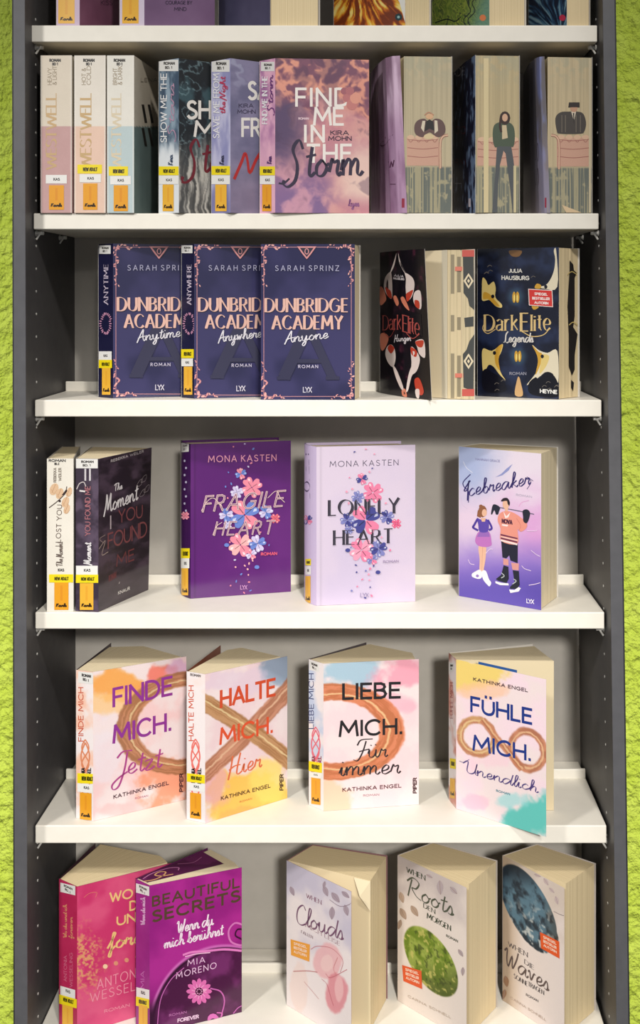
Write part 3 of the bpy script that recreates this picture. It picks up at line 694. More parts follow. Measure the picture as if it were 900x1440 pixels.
def lilac(px, py, x, y):
    n = fbm(x + 20 * fbm(x, y, 40, 12), y, 34, 3, 4, sy=26); r = np.abs(np.sin((x * .05 + n * 7)))
    c = mixc(full(px, (112, 110, 142)), full(px, (142, 136, 168)), sst(.3, .7, n))
    c = mixc(c, full(px, (176, 178, 204)), sst(.94, 1, r) * sst(150, 90, py) * .6)
    return mixc(c, full(px, (150, 128, 152)), sst(200, 280, py) * .5)
def spine_lilac(px, py, x, y):
    n = fbm(x, y, 12, 9, 4, sy=40)
    return mixc(mixc(full(px, (150, 150, 196)), full(px, (204, 202, 230)), sst(.3, .7, n)), full(px, (110, 108, 160)), sst(250, 290, py) * .7)
k = book('lilac grey paperback with cut-off white capitals and the start of a bright red script', G1, 1, 216.5, (297, 16), (324, -6), (440, 64), front=lilac, spine=spine_lilac, back=(110, 108, 140), res=1.4, seed=21)
sticker(k, 'mark', 298, 84, 323, 101); sticker(k, 'yellow', 297.6, 233.5, 323.6, 246); sticker(k, 'white', 297.6, 246.5, 323.6, 259); sticker(k, 'gold', 303, 259.5, 319, 297)
k.cs.text('Save me from', (308.5, 194), (308.5, 104), 8, (240, 238, 244), 'sans', .2); k.cs.text('the Night', (317, 160), (317, 108), 7, (196, 60, 96), 'script', .18)
k.cs.text('Kira', (315, 231), (315, 219), 6, (60, 60, 90), 'script', .2)
k.cf.text('Save', (350, 139), (408, 139), 23, (240, 236, 230), 'sans', .2); k.cf.text('From', (341, 191), (410, 191), 23.5, (240, 236, 230), 'sans', .17)
k.cf.text('Kira', (336, 151), (356, 151), 5, (62, 56, 84), 'sans', .2); k.cf.text('Mohn', (334, 159.5), (359, 159.5), 5, (62, 56, 84), 'sans', .2)
k.cf.text('Night', (336, 244), (440, 240), 26, (184, 44, 44), 'script', .13)
done(k, None, LAB)

def pink_cloud(px, py, x, y):
    wx = x + 26 * (fbm(x, y, 30, 21) - .5); wy = y + 26 * (fbm(x, y, 30, 22) - .5)
    n = fbm(wx, wy, 26, 23, 5); rdg = 1 - np.abs(fbm(wx, wy, 20, 24, 4) - .5) * 5
    base = mixc(full(px, (206, 138, 150)), full(px, (226, 164, 160)), sst(.35, .65, n))
    # night-coloured hollow on the left, peach top bank, cream lower right
    hol = sst(450, 405, px + 40 * (n - .5)) * sst(118, 150, py + 40 * (n - .5)) * sst(262, 205, py + 30 * (n - .5))
    c = mixc(base, full(px, (84, 66, 104)), hol * .95)
    top = sst(162, 128, py - (px - 440) * .18 + 70 * (n - .5))
    c = mixc(c, mixc(full(px, (122, 72, 98)), full(px, (236, 160, 136)), sst(.2, .85, rdg)), top * .92)
    low = sst(200, 290, py + 20 * n) * sst(480, 440, px + 50 * (n - .5))
    c = mixc(c, mixc(full(px, (116, 92, 150)), full(px, (204, 150, 178)), sst(.4, .6, n)), low * .8)
    c = mixc(c, full(px, (246, 214, 200)), sst(445, 505, px + 30 * (n - .5)) * sst(180, 225, py + 30 * (n - .5)) * sst(296, 268, py) * .85)
    return mixc(c, full(px, (70, 48, 80)), sst(.62, .74, n) * .35)
def spine_pink(px, py, x, y):
    n = fbm(x, y, 14, 25, 4, sy=30)
    return mixc(mixc(full(px, (166, 110, 160)), full(px, (236, 180, 206)), sst(.3, .7, n)), full(px, (240, 186, 206)), sst(170, 220, py) * .8)
k = book('pink cloud paperback facing front with large white capitals and navy script across them', G1, 1, 216.5, (365, 12), (387, -6), (519, 4), (500, 34), front=pink_cloud, spine=spine_pink, back=(206, 150, 170), mat='satin', res=1.0, seed=22)
sticker(k, 'mark', 367, 87, 386, 100); sticker(k, 'yellow', 365.5, 234, 386.8, 246.5); sticker(k, 'white', 365.5, 247, 386.8, 259); sticker(k, 'orange', 369, 259.5, 382, 297)
k.cs.text('Find me in the', (376, 174), (376, 108), 7, (246, 240, 244), 'sans', .2); k.cs.text('Storm', (384, 160), (384, 106), 7, (110, 50, 120), 'script', .2)
k.cs.text('Kira', (382, 230), (382, 220), 6, (90, 50, 110), 'script', .2)
W = (250, 242, 236)
k.cf.text('Find', (417, 148.5), (491, 148.5), 23.5, W, 'sans', .16, gap=3); k.cf.text('Me', (442, 175), (482, 175), 23, W, 'sans', .16)
k.cf.text('In', (429, 199), (455, 199), 22, W, 'sans', .17, gap=4); k.cf.text('The', (433, 227.5), (493, 227.5), 23.5, W, 'sans', .17, gap=3)
k.cf.text('Kira', (465, 189.5), (490, 189.5), 5.6, (70, 44, 66), 'sans', .22); k.cf.text('Mohn', (462, 197.5), (494, 197.5), 5.6, (70, 44, 66), 'sans', .22)
k.cf.text('Roman', (420, 168), (434, 168), 2.6, (240, 210, 220), 'sans', .3)
# puff of cloud drifting over the last letter
for a, b_, r, c in ((489, 137, 7, (196, 120, 122)), (495, 147, 8, (206, 130, 126)), (484, 128, 5, (170, 100, 112)), (500, 138, 8, (232, 160, 140)), (492, 128, 6, (186, 112, 118))):
    k.cf.disc(a, b_, r, c, bucket='lettering')
k.cf.text('Storm', (402, 249), (510, 246), 46, (44, 32, 62), 'script', .085)
k.cf.line([(392, 257.5), (399, 258), (407, 251)], 2.6, (44, 32, 62))
k.cf.text('kyss', (490, 290), (505, 290), 9, (150, 90, 140), 'script', .16)
done(k, None, LAB)

# three books with pictures printed on their fore-edges
def edge_scene(x0, x1, top, sofa0, sofa1, seed, tint=(204, 190, 158)):
    def f(px, py, x, y):
        n = fbm(x, y, 1.6, seed, 3, sy=120); q = fbm(x, y, 7, seed + 1, 4, sy=9)
        c = mixc(full(px, tint), full(px, np.array(tint) * .93), sst(.35, .7, n))
        c = mixc(c, full(px, (172, 172, 150)), sst(top + 60, top, py) * sst(.35, .6, q) * .5)
        lo = mixc(full(px, (112, 118, 112)), full(px, (176, 168, 138)), np.clip(sst(.42, .62, n) + sst(.6, .75, q), 0, 1))
        return mixc(c, lo, sst(sofa1, sofa1 + 4, py))
    return f
def sofa(cv, x0, x1, y0, y1, arm=None):
    P, Q, R_ = (214, 168, 146), (168, 110, 98), (228, 190, 160)
    cv.rect(x0, y0 + 3, x1, y1, P)
    for i in range(3):
        yy = y0 + 6 + i * (y1 - y0 - 8) / 3
        cv.line([(x0 + 1, yy), ((x0 + x1) / 2, yy + 2), (x1 - 1, yy)], 1.0, Q)
    for i in range(4):
        xx = x0 + (i + .5) * (x1 - x0) / 4; cv.disc(xx, y0 + 3, (x1 - x0) / 9, R_, 3.4, n=10); cv.line([(xx - 3, y0 + 7), (xx, y0 + 10), (xx + 3, y0 + 7)], .8, Q)
    if arm:
        a = arm; s = 1 if a > (x0 + x1) / 2 else -1
        cv.line([(a - s * 2, y1 + 4), (a - s * 2, y0 + 12), (a + s * 2, y0 + 2), (a + s * 9, y0)], 3.6, Q); cv.line([(a - s * 2, y1 + 4), (a - s * 2, y0 + 12), (a + s * 2, y0 + 2), (a + s * 9, y0)], 2, R_)
def mauve_cover(px, py, x, y):
    n = fbm(x, y, 9, 40, 4, sy=50)
    return mixc(mixc(full(px, (150, 116, 142)), full(px, (220, 190, 216)), sst(.3, .7, n)), full(px, (150, 104, 146)), sst(120, 200, py) * .5)
k = book('mauve paperback whose fore-edge is printed with a headless person on a sofa', G1, 1, 221, (570, 122), (521, 116), (567.5, -2), (636, 2), via=[(533, 54), (546, 12), (556, 1)], toff=-5, front=mauve_cover, spine=(150, 110, 140), back=(150, 110, 140), res=1.4, seed=23, page='page_dark')
sheet('printed_fore_edge', k.ep, k.block, edge_scene(0, 0, 80, 190, 233, 41), 'matte', 0.8, .1)
c = k.ce; sofa(c, 572, 617, 190, 233, 621)
c.poly([(583, 176), (588, 169), (597, 167), (604, 172), (612, 167), (621, 169), (626, 178), (625, 188), (615, 193), (604, 186), (594, 193), (584, 188)], (104, 78, 76), smooth=True)
c.poly([(599, 171), (604, 168), (609, 171), (611, 184), (604, 181), (597, 185)], (36, 34, 34)); c.poly([(594, 170), (598, 170), (596, 186), (592, 180)], (226, 214, 190)); c.poly([(611, 169), (615, 170), (616, 184), (611, 188)], (226, 214, 190))
c.disc(604, 164, 5.5, (226, 180, 140), 4, n=10); c.line([(597, 162), (603, 158), (610, 162)], 1.4, (196, 140, 110)); c.disc(603, 192, 7, (226, 204, 160), 4)
k.cf.text('CA', (541, 205), (552, 190), 8, (90, 50, 80), 'serif', .2); k.cf.text('W', (546, 236), (554, 234), 9, (90, 50, 80), 'serif', .2); k.cf.line([(548, 259), (556, 259)], 1, (90, 50, 80))
k.cf.rect(565, 279, 569, 292, (150, 30, 60)); done(k)
def navy_cover(px, py, x, y):
    n = fbm(x, y, 8, 44, 5, sy=16)
    return mixc(full(px, (28, 32, 58)), full(px, (128, 150, 184)), sst(.58, .78, n + .14 * sst(650, 668, px)))
k = book('night blue paperback showing a fore-edge picture of a woman in a green jacket', G1, 1, 222, (690, 123), (638, 119), (668.5, -3), (731, 1), via=[(652, 50)], front=navy_cover, spine=(30, 34, 58), back=(30, 34, 58), res=1.3, seed=24, page='page_dark')
sheet('printed_fore_edge', k.ep, k.block, edge_scene(0, 0, 80, 190, 233, 45, (206, 188, 148)), 'matte', 0.8, .1)
c = k.ce; sofa(c, 671, 730, 193, 233)
c.poly([(699, 200), (718, 200), (722, 225), (726, 260), (727, 299), (721, 299), (717, 262), (711, 216), (708, 212), (703, 232), (700, 264), (699, 299), (692, 299), (696, 250)], (84, 88, 92))
c.poly([(702, 172), (694, 178), (693, 196), (696, 207), (702, 206), (716, 206), (722, 206), (724, 192), (722, 178), (715, 172)], (78, 92, 74), smooth=True)
c.poly([(706, 176), (712, 176), (714, 194), (706, 196)], (216, 196, 160)); c.disc(710, 166, 7.5, (58, 38, 34), 9.5); c.line([(704, 166), (703, 178), (705, 186)], 3, (58, 38, 34)); c.disc(710, 165.5, 4, (222, 178, 148), 5.5)
c.rect(680, 82, 687, 299, (226, 208, 162)); c.rect(722, 233, 726, 299, (214, 200, 158))
k.cf.text('ADE', (637, 108), (653, 105), 11, (190, 190, 196), 'sans', .16); k.cf.text('GO', (640, 188), (655, 188), 10, (120, 40, 50), 'sans', .14); k.cf.text('RM', (640, 232), (655, 232), 8, (120, 40, 50), 'sans', .14)
k.cf.line([(640, 258), (649, 258)], .8, (200, 200, 210)); k.cf.rect(659, 279, 662, 291, (230, 220, 230)); done(k)
def dusk_cover(px, py, x, y):
    n = fbm(x, y, 8, 48, 4, sy=44)
    return mixc(mixc(full(px, (112, 106, 112)), full(px, (130, 140, 200)), sst(.35, .6, n) * sst(745, 765, px)), full(px, (156, 142, 146)), sst(150, 260, py) * .7)
k = book('dusky grey-blue paperback at the right end with fore-edge picture of a man in a suit', G1, 1, 220, (790, 124), (736, 119), (769.5, -2), (833, 3), via=[(745, 52), (755, 12), (762, 1)], toff=-4, front=dusk_cover, spine=(80, 80, 96), back=(80, 80, 96), res=1.4, seed=25, page='page_dark')
sheet('printed_fore_edge', k.ep, k.block, edge_scene(0, 0, 80, 190, 234, 49, (210, 192, 156)), 'matte', 0.8, .1)
c = k.ce; sofa(c, 783, 829, 190, 234, 784)
c.poly([(781, 166), (788, 158), (800, 157), (812, 157), (820, 160), (824, 172), (822, 184), (816, 188), (788, 188), (783, 184)], (74, 68, 64), smooth=True)
for xx in (790, 795, 810, 816): c.line([(xx, 162), (xx, 186)], .7, (140, 128, 112))
c.poly([(803, 157), (810, 157), (807, 170)], (226, 212, 190)); c.poly([(805.5, 159), (807.5, 159), (807, 176)], (40, 36, 36)); c.disc(807, 152, 5, (204, 156, 128), 6); c.poly([(800, 144), (815, 144), (815, 151), (799, 151)], (52, 42, 40))
c.poly([(790, 288), (800, 292), (818, 299), (796, 299)], (228, 200, 160)); c.rect(828, 82, 831, 299, (214, 200, 168))
k.cf.text('SSI', (757, 262), (757, 190), 5, (70, 56, 60), 'sans', .2); k.cf.line([(740, 272), (760, 272)], 1.2, (50, 40, 44)); k.cf.rect(766, 278, 768.5, 292, (150, 30, 60)); done(k)

# ================================================================== row 2
G2 = 'books on the third shelf'
ROSE = (222, 150, 152)
def navy_gloss(px, py, x, y):
    n = fbm(x, y, 60, 60, 3)
    return mixc(full(px, (48, 47, 84)), full(px, (64, 61, 104)), sst(.35, .65, n))
def vines(cv, x0, y0, x1, y1):
    cv.line([(x0 + 4, y0 + 4), (x0 + 4, y1 - 4)], .9, (196, 138, 146), smooth=False); cv.line([(x1 - 4, y0 + 4), (x1 - 4, y1 - 4)], .9, (196, 138, 146), smooth=False)
    cv.line([(x0 + 4, y0 + 4), (x1 - 4, y0 + 4)], .9, (196, 138, 146), smooth=False); cv.line([(x0 + 4, y1 - 4), (x1 - 4, y1 - 4)], .9, (196, 138, 146), smooth=False)
    rr = random.Random(5)
    for cx, sx in ((x0, 1), (x1, -1)):
        for cy, sy, L in ((y0, 1, 60), (y1, -1, 54)):
            for vert in (1, 0):
                Ln = L if vert else L * .62
                m = int(Ln / 3.2)
                for i in range(m):
                    t = i / m * Ln + 2; wob = 4 + 2.6 * math.sin(t * .35)
                    X, Y = (cx + sx * wob, cy + sy * t) if vert else (cx + sx * t, cy + sy * wob)
                    a = rr.uniform(0, math.pi); s = (3.1 if i < m * .6 else 2.2) * rr.uniform(.7, 1.1)
                    cv.disc(X + rr.uniform(-1.6, 1.6), Y + rr.uniform(-1, 1), s * .85, ROSE if rr.random() < .7 else (240, 180, 172), s * .42, n=7, rot=a, bucket='artwork')
def dunbridge(cv, x0, x1, y0, y1, word, full_w=134.0):
    vines(cv, x0, y0, x0 + full_w, y1)
    X = lambda v: x0 + v * full_w / 134.0
    Y = lambda v: y0 + v * (y1 - y0) / 217.0
    cv.text('A', (X(33), Y(187)), (X(103), Y(187)), 74, (42, 41, 74), 'serif', .17, bucket='artwork')
    cv.poly([(X(52), Y(3)), (X(80), Y(3)), (X(72), Y(14)), (X(66), Y(21)), (X(60), Y(14))], ROSE); cv.poly([(X(56), Y(5)), (X(76), Y(5)), (X(70), Y(13)), (X(66), Y(18)), (X(62), Y(13))], (40, 36, 60))
    cv.disc(X(66), Y(10), 3.2, ROSE, 4.4); cv.disc(X(66), Y(10), 2, (40, 36, 60), 3.2)
    cv.text('Sarah Sprinz', (X(21), Y(37)), (X(112), Y(37)), 7, (176, 174, 204), 'sans', .14, gap=6)
    f = (244, 196, 180)
    cv.text('Dunbridge', (X(7), Y(94.5)), (X(125), Y(94.5)), 18.5, f, 'serif', .16, gap=2.6, bucket='foil_lettering'); cv.text('Academy', (X(17), Y(118.5)), (X(117), Y(118.5)), 18.5, f, 'serif', .16, gap=2.6, bucket='foil_lettering')
    cv.text(word, (X(35), Y(138)), (X(97), Y(131)), 14, (236, 232, 240), 'script', .09)
    cv.text('Roman', (X(54), Y(173)), (X(82), Y(173)), 4, (206, 198, 220), 'sans', .2, gap=5); cv.text('LYX', (X(61), Y(207)), (X(73), Y(207)), 7, (214, 208, 224), 'sans', .16, gap=.4)
def navy_spine(px, py, x, y): return full(px, (30, 30, 62)) + (fbm(x, y, 20, 61)[..., None] - .5) * 10
for i, (lab, S0, S1, F, B, word, st) in enumerate([
    ('navy academy paperback with rose vines, leftmost of the three alike', (138, 44), (159, 25), (283, 60), (262, 84), 'Anytime', [('mark', 140, 345, 156, 357), ('white', 139.5, 494, 157.5, 506), ('yellow', 139.5, 506, 158, 517.5), ('gold', 144, 517.5, 156, 555)]),
    ('navy academy paperback with rose vines, middle one with a yellow label above the white', (255, 38), (273, 20), (397, 55), (376, 76), 'Anywhere', [('mark', 255.5, 345, 271, 356), ('yellow', 255, 491, 273, 503.5), ('white', 255.5, 504, 272, 515), ('gold', 259, 515.5, 271, 555)]),
    ('navy academy paperback with rose vines, shown whole facing front without spine labels', (369, 42), (367, 4), (499, 0), (507, 38), 'Anyone', [])]):
    k = book(lab, 'navy paperbacks with rose vines on the third shelf', 2, [221, 220, 219][i], S0, S1, F, B, front=navy_gloss, spine=navy_spine, back=(50, 50, 84), mat='gloss', res=3, seed=30 + i)
    dunbridge(k.cf, [159, 273, 367][i], 0, 343.5, [558, 559.5, 561.5][i], word, [131, 131, 131][i])
    if i < 2:
        xm = S0[0] + 15
        k.cs.text('Anytime' if i == 0 else 'Anywhere', (xm - 1, 428), (xm - 1, 372), 6, (210, 196, 214), 'serif', .2)
        rr = random.Random(4 + i)
        for q in range(26):
            a = q / 26 * 2 * math.pi; k.cs.disc(xm - 4 + 7 * math.cos(a) + rr.uniform(-1, 1), 455 + 14 * math.sin(a), 2, (196, 140, 170), .9, n=6, rot=a)
        for s in st: sticker(k, *s)
    done(k, {'foil_lettering': 'foil', 'artwork': 'satin'}, LAB)

def black_art(px, py, x, y):
    n = fbm(x, y, 14, 70, 4)
    return mixc(full(px, (22, 18, 26)), full(px, (74, 34, 52)), sst(.55, .8, n))
k = book('black paperback with white and red lily petals, its cover standing open from the pages', G2, 2, 212, (566, 122), (534, 112), (602, -8), (668, 4), via=[(545, 86), (566, 42)], toff=-5,
         edge=[(629, 14), (649, 9), (650, 6), (668, 4)], front=black_art, spine=(30, 26, 32), back=(30, 26, 32), mat='gloss', res=1.6, seed=33, jag=1.4)
c = k.cf; WP, RP, OP = (244, 226, 220), (206, 72, 52), (232, 140, 112)
q = lambda L: [(510 + a / 5.0, 330 + b / 5.0) for a, b in L]
for L, col_ in (([(240, 128), (218, 200), (188, 282), (204, 260), (226, 210)], WP), ([(252, 128), (272, 200), (312, 290), (296, 268), (262, 200)], WP),
                ([(196, 262), (160, 300), (150, 370), (176, 430), (206, 448), (210, 380), (206, 300)], WP), ([(300, 268), (350, 300), (366, 350), (350, 430), (316, 460), (304, 380), (306, 310)], WP),
                ([(160, 370), (176, 430), (206, 448), (200, 400), (180, 380)], RP), ([(356, 390), (340, 440), (314, 470), (306, 420), (330, 400)], RP),
                ([(122, 372), (146, 380), (166, 440), (160, 470), (124, 492)], OP), ([(370, 400), (408, 400), (412, 520), (372, 500), (356, 450)], WP), ([(368, 460), (398, 470), (400, 520), (370, 500)], RP),
                ([(216, 440), (236, 430), (256, 480), (240, 500)], OP), ([(268, 450), (292, 440), (330, 530), (300, 510)], OP),
                ([(126, 700), (170, 700), (182, 740), (150, 810), (128, 800)], OP), ([(372, 750), (430, 742), (440, 862), (400, 840), (384, 790)], WP), ([(372, 752), (428, 744), (420, 790), (388, 786)], RP),
                ([(200, 772), (224, 800), (232, 870), (214, 930), (180, 900), (160, 840), (172, 790)], WP), ([(196, 772), (224, 800), (200, 836), (176, 800)], RP),
                ([(340, 790), (380, 820), (404, 880), (380, 960), (340, 980), (344, 900)], WP), ([(340, 790), (382, 820), (376, 860), (344, 840)], RP),
                ([(212, 920), (244, 960), (288, 1080), (270, 1084), (236, 1010)], WP), ([(372, 950), (344, 1000), (322, 1090), (306, 1100), (320, 1000), (344, 930)], WP),
                ([(276, 1090), (300, 1086), (312, 1140), (280, 1130)], OP), ([(366, 1020), (400, 1010), (432, 1100), (410, 1130), (376, 1090)], RP), ([(372, 1090), (400, 1090), (398, 1150), (378, 1140)], WP)):
    c.poly(q(L), col_, smooth=True)
c.poly(q([(210, 300), (300, 300), (304, 420), (212, 430)]), (26, 22, 30)); c.poly(q([(126, 520), (300, 530), (412, 560), (420, 720), (340, 730), (130, 690)]), (24, 20, 28))
c.text('Dark', (539, 464), (564, 463), 20, (190, 88, 82), 'serif', .11, gap=1, low=True); c.text('Elite', (567, 466), (590, 472), 23, (190, 88, 82), 'serif', .1, gap=1, low=True)
c.line([(539, 466), (548, 474), (556, 462)], .9, (190, 88, 82)); c.line([(570, 466), (580, 476), (590, 470)], 1.1, (190, 88, 82))
c.text('Hunger', (555, 480), (578, 479), 8, (226, 216, 220), 'script', .16); c.text('Julia', (555, 388), (568, 390), 2.6, (230, 220, 224), 'sans', .3); c.text('Hausburg', (554, 392.5), (569, 394), 2.6, (230, 220, 224), 'sans', .3)
# title page behind the open cover
tp = Panel([P2((560, 108)), P2((592, 58)), P2((629, 13))], k.root.location.z + .0004, 211)
o = sheet('title_page', tp, k.root, (232, 222, 198), 'matte', 4, .12)
tc_ = Canvas(tp, .1); tc_.text('Dark Elite', (596, 371.5), (608, 371.5), 3, (60, 52, 50), 'sans', .34); tc_.finish(o, {'lettering': 'matte'})
def edge_gold(px, py, x, y):
    n = fbm(x, y, 1.4, 72, 3, sy=200)
    return mixc(full(px, (222, 204, 166)), full(px, (200, 184, 148)), sst(.45, .7, n))
sheet('printed_fore_edge', k.ep, k.block, edge_gold, 'matte', 1.0, .1)
e = k.ce
for y0, y1 in ((358, 413), (443, 466), (497, 560)):
    e.rect(634, y0, 639, y1, (156, 144, 118)); e.rect(643, y0 + 3, 648, y1 - 2, (150, 138, 112))
e.poly([(651, 358), (666, 352), (667, 436), (660, 430), (658, 420), (652, 412)], (62, 64, 62)); e.poly([(653, 447), (666, 445), (666, 459), (654, 460)], (62, 64, 62)); e.poly([(667, 470), (660, 480), (656, 492), (651, 498), (652, 545), (666, 550)], (62, 64, 62))
for y0 in (351, 547): e.rect(650, y0, 667, y0 + 10, (206, 88, 78))
e.rect(640, 375, 652, 381, (228, 132, 112)); e.rect(640, 525, 652, 531, (228, 132, 112))
for cy in (395, 508):
    e.poly([(659, cy - 11), (666, cy), (659, cy + 11), (652, cy)], (230, 214, 180)); e.poly([(659, cy - 7), (663, cy), (659, cy + 7), (655, cy)], (50, 50, 50)); e.poly([(659, cy - 3), (661, cy), (659, cy + 3), (657, cy)], (230, 214, 180))
done(k, {'artwork': 'gloss'})

def navy_art(px, py, x, y):
    n = fbm(x, y, 26, 76, 4)
    c = mixc(full(px, (24, 28, 46)), full(px, (42, 52, 82)), sst(.4, .7, n))
    for cx, cy in ((725.5, 417), (728.5, 501)):
        r = np.hypot((px - cx) / 15, (py - cy) / 15); c = mixc(c, full(px, (72, 104, 126)), sst(1.1, .3, r) * .7)
    return c
k = book('black paperback with gold filigree, gold lettering and a red sticker, third shelf right', G2, 2, 215, (707, 94), (671, 60), (786, 8), (815, 43), front=navy_art, spine=(24, 28, 44), back=(24, 28, 44), mat='gloss', res=1.6, seed=34, page='page_dark', jag=1.2)
c = k.cf; q = lambda L: [(660 + a / 4.09, 330 + b / 4.09) for a, b in L]
Gd, Gl, Wt = (214, 164, 60), (232, 206, 130), (236, 224, 196)
for L, cc in (([(76, 250), (96, 262), (110, 290), (140, 270), (152, 310), (150, 360), (186, 400), (184, 420), (150, 410), (120, 376), (76, 380), (72, 330)], Gl), ([(84, 330), (120, 344), (150, 380), (176, 412), (150, 408), (110, 372), (80, 370)], Gd),
              ([(78, 656), (130, 668), (190, 628), (186, 668), (166, 720), (180, 790), (208, 836), (170, 800), (140, 760), (110, 750), (84, 800), (74, 740)], Gl), ([(150, 664), (190, 632), (168, 716), (176, 780), (150, 740)], Gd),
              ([(362, 634), (400, 664), (450, 680), (506, 668), (512, 850), (480, 800), (440, 790), (400, 820), (330, 866), (380, 800), (402, 740), (390, 690)], Wt), ([(362, 636), (396, 672), (420, 690), (404, 760), (380, 806), (394, 736), (388, 690)], Gd), ([(420, 690), (460, 700), (440, 760), (404, 800), (410, 740)], Gl),
              ([(486, 92), (500, 92), (506, 300), (430, 310), (400, 300), (440, 290), (470, 250), (488, 200), (494, 140)], Wt), ([(388, 282), (412, 290), (408, 310), (376, 306)], Gd), ([(360, 410), (400, 416), (372, 432)], Gd),
              ([(230, 92), (300, 92), (292, 120), (268, 128), (240, 120)], (132, 96, 60)), ([(262, 920), (276, 830), (286, 818), (296, 850), (308, 924)], (214, 172, 120)), ([(72, 800), (100, 770), (130, 790), (190, 830), (210, 900), (90, 900)], (20, 20, 30)),
              ([(340, 860), (380, 820), (400, 830), (450, 790), (500, 830), (515, 930), (360, 920)], (20, 20, 30))):
    c.poly(q(L), cc, smooth=True)
for a, b_ in ((135, 355), (145, 680), (420, 700), (440, 300)): c.disc(660 + a / 4.09, 330 + b_ / 4.09, 2.4, (24, 26, 38), 2.8, n=8)
rr = random.Random(3)
for i in range(14):
    X, Y = rr.choice([(90, 860), (140, 880), (180, 860), (360, 230), (110, 210), (420, 860), (470, 880)]); X += rr.uniform(-25, 25); Y += rr.uniform(-25, 25)
    c.line(q([(X, Y), (X + 12, Y - 10), (X + 26, Y - 4)]), .7, (120, 112, 104))
for cx, cy in ((725.5, 418), (728.5, 501)):
    c.disc(cx - 2.4, cy, 2.6, Gd, 8, n=12); c.disc(cx + 2.4, cy, 2.6, Gd, 8, n=12); c.line([(cx, cy - 8), (cx, cy + 6)], .8, (40, 40, 40)); c.disc(cx - 2, cy + 1, 1.1, (248, 224, 130), 5, n=10); c.disc(cx + 2, cy + 1, 1.1, (248, 224, 130), 5, n=10)
c.text('Julia', (716, 383), (734, 383), 4.6, (226, 222, 214), 'sans', .26); c.text('Hausburg', (706, 393), (744, 393.5), 5, (226, 222, 214), 'sans', .26)
f = (228, 196, 134)
c.text('D', (682, 465), (695, 465), 22, f, 'serif', .13); c.text('ark', (698, 465), (728, 464), 21, f, 'serif', .11, gap=1.6, low=True); c.text('E', (733, 465.5), (743, 465.5), 25, f, 'serif', .13); c.text('lite', (747, 465), (774, 464), 22, f, 'serif', .11, gap=1.8, low=True)
c.line([(683, 452), (679, 462), (686, 469), (697, 463)], 1.1, f); c.line([(734, 466), (748, 473), (764, 471), (773, 462)], 1.3, f)
c.text('Legends', (709, 481), (750, 481), 13, (222, 216, 210), 'script', .12); c.text('Roman', (717, 527), (740, 527), 3.6, (160, 160, 176), 'sans', .2)
c.text('Heyne', (760, 552), (783, 553.5), 4.6, (240, 238, 232), 'sans', .3)
c.n += 4; c.poly([(743, 406), (777, 408), (778, 432), (744, 429.5)], (246, 226, 220), bucket='price_sticker'); c.poly([(744, 407), (776, 409), (777, 431), (745, 428.5)], (218, 50, 44), bucket='price_sticker')
for i, (t, a, b_) in enumerate((('Spiegel', 752, 770), ('Bestseller', 749, 773), ('Autorin', 752, 771))):
    c.text(t, (a, 414.5 + i * 6.2), (b_, 415.6 + i * 6.2), 3, (250, 240, 236), 'sans', .28, bucket='price_sticker')
e = k.ce
e.poly([(801, 366), (806, 372), (807, 380), (811, 384), (808, 390), (808, 445), (806, 460), (812, 470), (808, 500), (808, 520), (804, 528), (800, 515), (800, 470), (798, 430), (801, 380)], (44, 40, 40))
e.poly([(803, 534), (807, 538), (806, 550), (803, 545)], (44, 40, 40)); e.line([(798, 386), (804, 382), (811, 386)], 1.2, Gl); e.line([(800, 457), (806, 453), (812, 457)], 1.4, Gl)
done(k, {'foil': 'foil', 'artwork': 'gloss', 'price_sticker': 'satin'})
# ================================================================== row 3
G3 = 'books on the fourth shelf'
k = book('cream paperback spine with beige flower drawing, at the left end of the fourth shelf', G3, 3, 215.5, (66, 2), (103.5, 3), (113, 130), (88, 128),
         front=(232, 226, 214), spine=lambda px, py, x, y: full(px, (238, 232, 220)) + (fbm(x, y, 20, 80)[..., None] - .5) * 8, back=(232, 226, 214), mat='matte', res=4, seed=40)
c = k.cs
for a, b_, r, q_ in ((76, 688, 6, 9), (84, 694, 5, 8), (92, 706, 5, 8), (97, 692, 4, 7), (94, 716, 4, 7)):
    c.disc(a, b_, r, (226, 190, 154), q_, rot=.4); c.line([(a - 3, b_ + 5), (a, b_ - 2), (a + 2, b_ - 7)], .7, (190, 146, 108)); c.line([(a - 4, b_), (a, b_ + 6), (a + 4, b_ + 1)], .6, (200, 160, 124))
c.line([(69, 714), (77, 708), (84, 702), (92, 693), (94, 684)], 1.2, (70, 50, 44)); c.poly([(87, 696), (93, 688), (95, 690), (91, 696)], (54, 38, 36)); c.disc(84, 704.5, 1.8, (54, 38, 36))
c.text('I lost you', (85, 768), (87, 710), 6.5, (112, 96, 88), 'sans', .15, gap=3); c.text('The Moment', (88, 796), (88, 762), 8, (120, 106, 98), 'script', .13)
c.text('Rebekka', (79, 678), (79, 658), 3.4, (130, 118, 106), 'sans', .2); c.text('Weiler', (86, 676), (86, 658), 3.4, (130, 118, 106), 'sans', .2)
c.text('Roman', (69, 649), (92, 649), 3, (64, 60, 60), 'sans', .3); c.text('Bd. 2', (77, 653.5), (83, 653.5), 2.6, (64, 60, 60), 'sans', .3); c.text('Kas', (82, 803), (90, 803), 3.2, (70, 66, 62), 'sans', .3)
sticker(k, 'yellow', 69, 807.5, 103, 819); sticker(k, 'orange', 76.5, 819, 96.5, 857.5)
done(k, None, LAB)
def plum(px, py, x, y):
    n = fbm(x, y, 26, 82, 5, sy=10)
    c = mixc(full(px, (42, 32, 40)), full(px, (78, 62, 76)), sst(.35, .75, n))
    return mixc(c, full(px, (92, 84, 88)), sst(819, 826, py + (px - 138) * .42) * .75)
